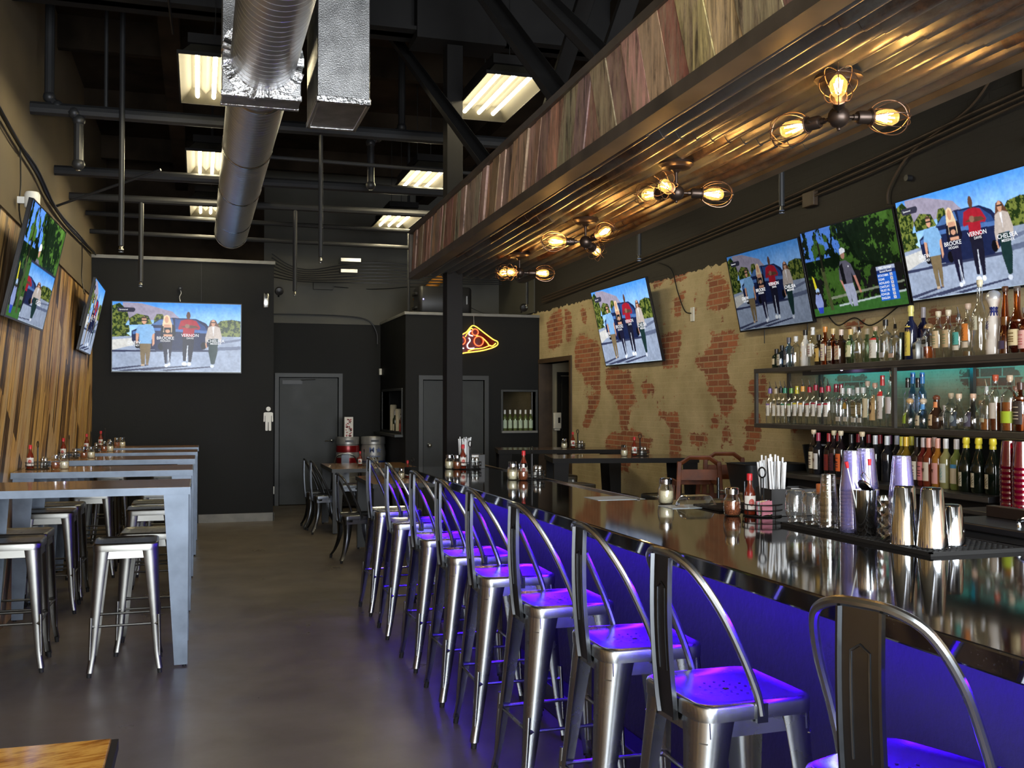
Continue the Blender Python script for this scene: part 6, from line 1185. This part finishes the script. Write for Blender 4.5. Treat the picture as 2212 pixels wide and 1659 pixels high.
t = T('wall_camera','small black camera with a cable above the restroom wall screen','camera',(-.24,KY-.03,3.06)); MB().cyl((0,-.03,0),(0,.03,.02),.03,.025,16).build('camera_body','black_plastic',t); MB().lathe([(.015,0),(.012,.004)],12,Matrix.Translation((0,-.033,0))@Matrix.Rotation(PI/2,4,'X')).build('lens','chrome',t); MB().tube(spline([(0,.0,-.02),(.01,.01,-.06),(-.01,.01,-.11),(0,.01,-.17)],5),.004,6).build('cable','white_plastic',t)
tag(MB().box((2.70,15.86,2.01),(2.738,15.93,2.11)).build('door_sensor','white_plastic',bevel=.006),'small white sensor on the flank wall near the steel door','sensor')
tag(MB().box((-.30,0,0),(.0,.06,.12)).build('junction_box','grey_paint',bevel=.004),'grey junction box on the back wall above the steel door','electrical box').location = (1.98,BY-.08,3.33)
t = T('wall_camera','white cylinder camera behind the nearest left screen','camera',(-1.20,8.30,3.02)); MB().lathe([(.05,0),(.055,.01),(.055,.10),(.045,.12),(.002,.12)],20).build('housing','white_plastic',t,smooth=50); MB().box((-.10,-.02,.03),(-.04,.02,.08)).build('bracket','white_plastic',t)
t = T('wall_outlet','small white outlet plate beside the restroom wall foot','outlet',(.958,14.02,.35)); MB().box((0,-.03,0),(.012,.03,.10)).build('plate','white_plastic',t,bevel=.003)
tag(MB().box((4.685,9.12,2.38),(4.70,9.19,2.52)).build('wall_outlet','white_plastic',bevel=.003),'white outlet plate on the brick wall right of the single screen','outlet')
t = T('electrical_box','brown conduit box high on the right wall near the top right corner','electrical box',(4.64,4.75,3.43)); MB().box((0,-.09,0),(.06,.09,.17)).build('box_body','brown_frame',t,bevel=.006); MB().tube([(.045,.05,.17),(.045,.05,.5)],.012).tube([(.045,-.05,.17),(.045,-.06,.3),(.045,-.4,.42)],.012).build('conduit','brown_frame',t)
tag(MB().box((4.655,7.0,3.14),(4.70,7.16,3.26)).build('electrical_box','brown_frame',bevel=.006),'brown box on the right wall above the leftmost joined screen','electrical box')
for (y, lab) in ((5.9,'left one'),(4.8,'right one')): tag(MB().cyl((4.66,y,3.12),(4.70,y,3.12),.022,n=12).build('wall_anchor','black_plastic'),'small round black wall anchor above the joined screens, '+lab,'wall anchor','round anchors above the screens')
# cables
def cable(pts, r, label, m='black_wire', grp='cables on the walls', n=6):
    return tag(MB().tube(spline(pts,8),r,n).build('cable',m),label,'cable',grp)
X = LW+.035
cable([(X,6.2,3.62),(X,7.58,3.52),(X,8.36,3.48),(X,9.2,3.45),(X,9.78,3.39),(X,11.08,3.37),(X,12.6,3.42),(X,13.9,3.48)],.016,'thick black cable bundle looping along the left wall')
cable([(X+.02,6.2,3.60),(X+.02,8.0,3.47),(X+.02,9.0,3.47),(X+.02,10.2,3.36),(X+.02,12.0,3.41),(X+.02,13.88,3.45)],.008,'thinner black cable twisted round the left wall bundle')
cable([(X,8.3,3.48),(X,8.34,3.2),(X,8.28,3.0),(X+.05,8.2,2.8)],.006,'black cable dropping to the nearest left screen')
cable([(X,12.5,3.41),(X,12.53,3.2),(X,12.5,3.0),(X+.04,12.4,2.8)],.006,'black cable dropping to the farther left screen')
cable([(-.9,3.2,5.0),(-.55,5.0,4.7),(-.30,6.5,4.66),(-.2,7.9,4.30)],.010,'black cable hanging in a curve at the top left of the ceiling')
for k, dz in enumerate((0,.035,.07)):
    cable([(4.67,2.5,3.42+dz),(4.67,4.7,3.36+dz),(4.67,6.4,3.24+dz+.01*k),(4.67,8.2,3.17+dz),(4.67,10.2,3.10+dz),(4.67,12.2,3.04+dz),(4.66,13.7,3.0+dz)],.009,'brown painted cable along the right wall above the screens, %s strand'%('lowest','middle','upper')[k],'brown_frame')
cable([(4.68,5.0,3.7),(4.68,5.3,3.45),(4.68,5.85,3.30),(4.68,6.1,3.1),(4.68,6.12,2.98)],.008,'brown cable curving down to the joined screens','brown_frame')
cable([(4.68,9.9,3.06),(4.68,9.6,2.95),(4.68,9.45,2.7),(4.68,9.3,2.5),(4.68,9.16,2.46)],.006,'black cable from the single screen to its outlet')
cable([(4.68,6.9,2.3),(4.66,6.7,2.16),(4.67,6.5,2.20),(4.67,6.3,2.13),(4.67,6.0,2.24)],.005,'tangle of black cable under the joined screens')
for (y, z0, z1, lab) in ((7.75,2.24,2.08,'left'),(7.1,2.24,2.11,'right')):
    cable([(4.66,y,z0),(4.66,y,(z0+z1)/2),(4.66,y,z1)],.004,'short black pull cord under the leftmost joined screen, %s one'%lab)
for k in range(7):
    z = 3.38+k*.05; cable([(1.02,15.7-.04*k,z+.1),(1.5,15.4,z-.02*k),(2.5,15.0,z-.03),(4.5,15.2,z+.04-.02*k)],.009,'cable strung across above the back wall, %s of the bunch'%ordn[k],'pipe_black',grp='cables strung above the back wall')
cable([(1.0,15.94,2.93),(2.0,15.94,2.93),(2.5,15.94,2.88),(2.66,15.94,2.7),(2.68,15.94,2.5)],.010,'conduit bending down on the back wall, outer one','pipe_black')
cable([(2.0,15.93,3.38),(2.6,15.93,3.36),(3.05,14.9,3.30),(3.05,14.5,3.24)],.007,'thin cable from the junction box to the loudspeaker','pipe_black')
cable([(3.78,14.3,2.95),(3.9,14.15,2.87),(3.98,14.0,2.845)],.005,'cable from the loudspeaker to the neon sign')
tag(MB().box((1.95,14.8,3.62),(2.25,15.1,3.68)).build('ceiling_sensor','chrome_dull',bevel=.006),'pale grey box hanging under the far ceiling, upper one','electrical box')
tag(MB().box((1.95,14.8,3.46),(2.20,15.0,3.52)).build('ceiling_sensor','chrome_dull',bevel=.006),'pale grey box hanging under the far ceiling, lower one','electrical box')
# high chairs, wire rack, tubs behind the bar
def high_chair(x, y, rz_, label):
    t = T('wooden_high_chair', label, 'high chair', (x,y,0), rz_, 'dark wooden high chairs'); t.scale = (1,1,1.07); w_ = .22
    for sx in (1,-1):
        for sy in (1,-1):
            b = MB(); b.loft([[(sx*w_+dx,sy*w_*1.05+dy,0) for dx, dy in ((-.02,-.016),(.02,-.016),(.02,.016),(-.02,.016))],[(sx*w_*.72+dx,sy*w_*.8+dy,1.02 if sy > 0 else .86) for dx, dy in ((-.018,-.014),(.018,-.014),(.018,.014),(-.018,.014))]]); b.build('leg','wood_red',t,smooth=False,bevel=.004)
    MB().box((-.16,-.18,.50),(.16,.17,.52)).build('seat','wood_red',t,bevel=.004); MB().tube([(-.17,.17,.99),(-.08,.19,1.05),(.08,.19,1.05),(.17,.17,.99)],.022,8,flat=.5).box((-.17,.165,.88),(.17,.185,.96)).build('backrest','wood_red',t)
    for z, y0 in ((.84,-.17),(.28,-.20),(.68,-.175)): MB().box((-.19,y0-.012,z-.02),(.19,y0+.012,z+.02)).build('rail','wood_red',t,bevel=.003)
    for s in (1,-1):
        MB().box((s*.17-.012,-.19,.83),(s*.17+.012,.19,.87)).build('arm_rest','wood_red',t,bevel=.003); MB().box((s*.195-.012,-.2,.26),(s*.195+.012,.2,.30)).build('side_rail','wood_red',t,bevel=.003)
high_chair(3.93,7.62,PI*.9,'dark red wooden high chair beyond the bar, left one'); high_chair(4.43,8.12,PI*.9,'dark red wooden high chair beside the brick wall, right one')
wr = T('wire_rack','low chrome wire rack carrying a black tub behind the bar','rack',(4.25,6.98,0))
for sx in (1,-1):
    for sy in (1,-1): MB().cyl((sx*.35-.0,sy*.2,0),(sx*.35,sy*.2,.98),.012).build('post','gunmetal_dark',wr)
for z in (.3,.88):
    b = MB(); 
    for i in range(15): b.tube([(-.35+i*.05,-.2,z),(-.35+i*.05,.2,z)],.003,5)
    for s in (1,-1): b.tube([(-.35,s*.2,z),(.35,s*.2,z)],.005,6).tube([(-.35,s*.2,z-.03),(.35,s*.2,z-.03)],.005,6)
    b.tube([(-.35,-.2,z),(-.35,.2,z)],.005,6); b.build('wire_shelf','chrome_dull',wr)
b = MB(); R = [rrect(.25,.15,.04,4,0),rrect(.28,.18,.05,4,.21),rrect(.29,.19,.05,4,.215),rrect(.27,.17,.05,4,.215),rrect(.245,.145,.04,4,.01)]; b.loft(R,False); b.loft([rrect(.245,.145,.04,4,.01),rrect(.01,.01,.004,4,.01)],False); o = tag(b.build('bus_tub','black_plastic',smooth=40),'black plastic bus tub on the wire rack','tub'); o.location = (4.22,6.98,.8845)
b = MB(); b.lathe([(.13,0),(.16,.20),(.165,.205),(.15,.205),(.125,.01),(.002,.01)],28,cap=False); o = tag(b.build('stock_pot','gunmetal_dark',smooth=40),'dark round metal pot at the left end of the back counter','pot'); o.location = (4.42,6.52,CZ)
dm = T('trash_can','rounded bronze-grey trash can lid showing behind the bar condiments','trash can',(3.05,5.6,0))
MB().lathe([(.20,0),(.25,.02),(.27,.72)],32,cap=False).build('can_body','gunmetal_dark',dm,smooth=40); MB().lathe([(.285,.72),(.285,.75),(.26,.84),(.19,.92),(.09,.97),(.002,.98)],32,cap=False).build('dome_lid','gunmetal_dark',dm,smooth=60)
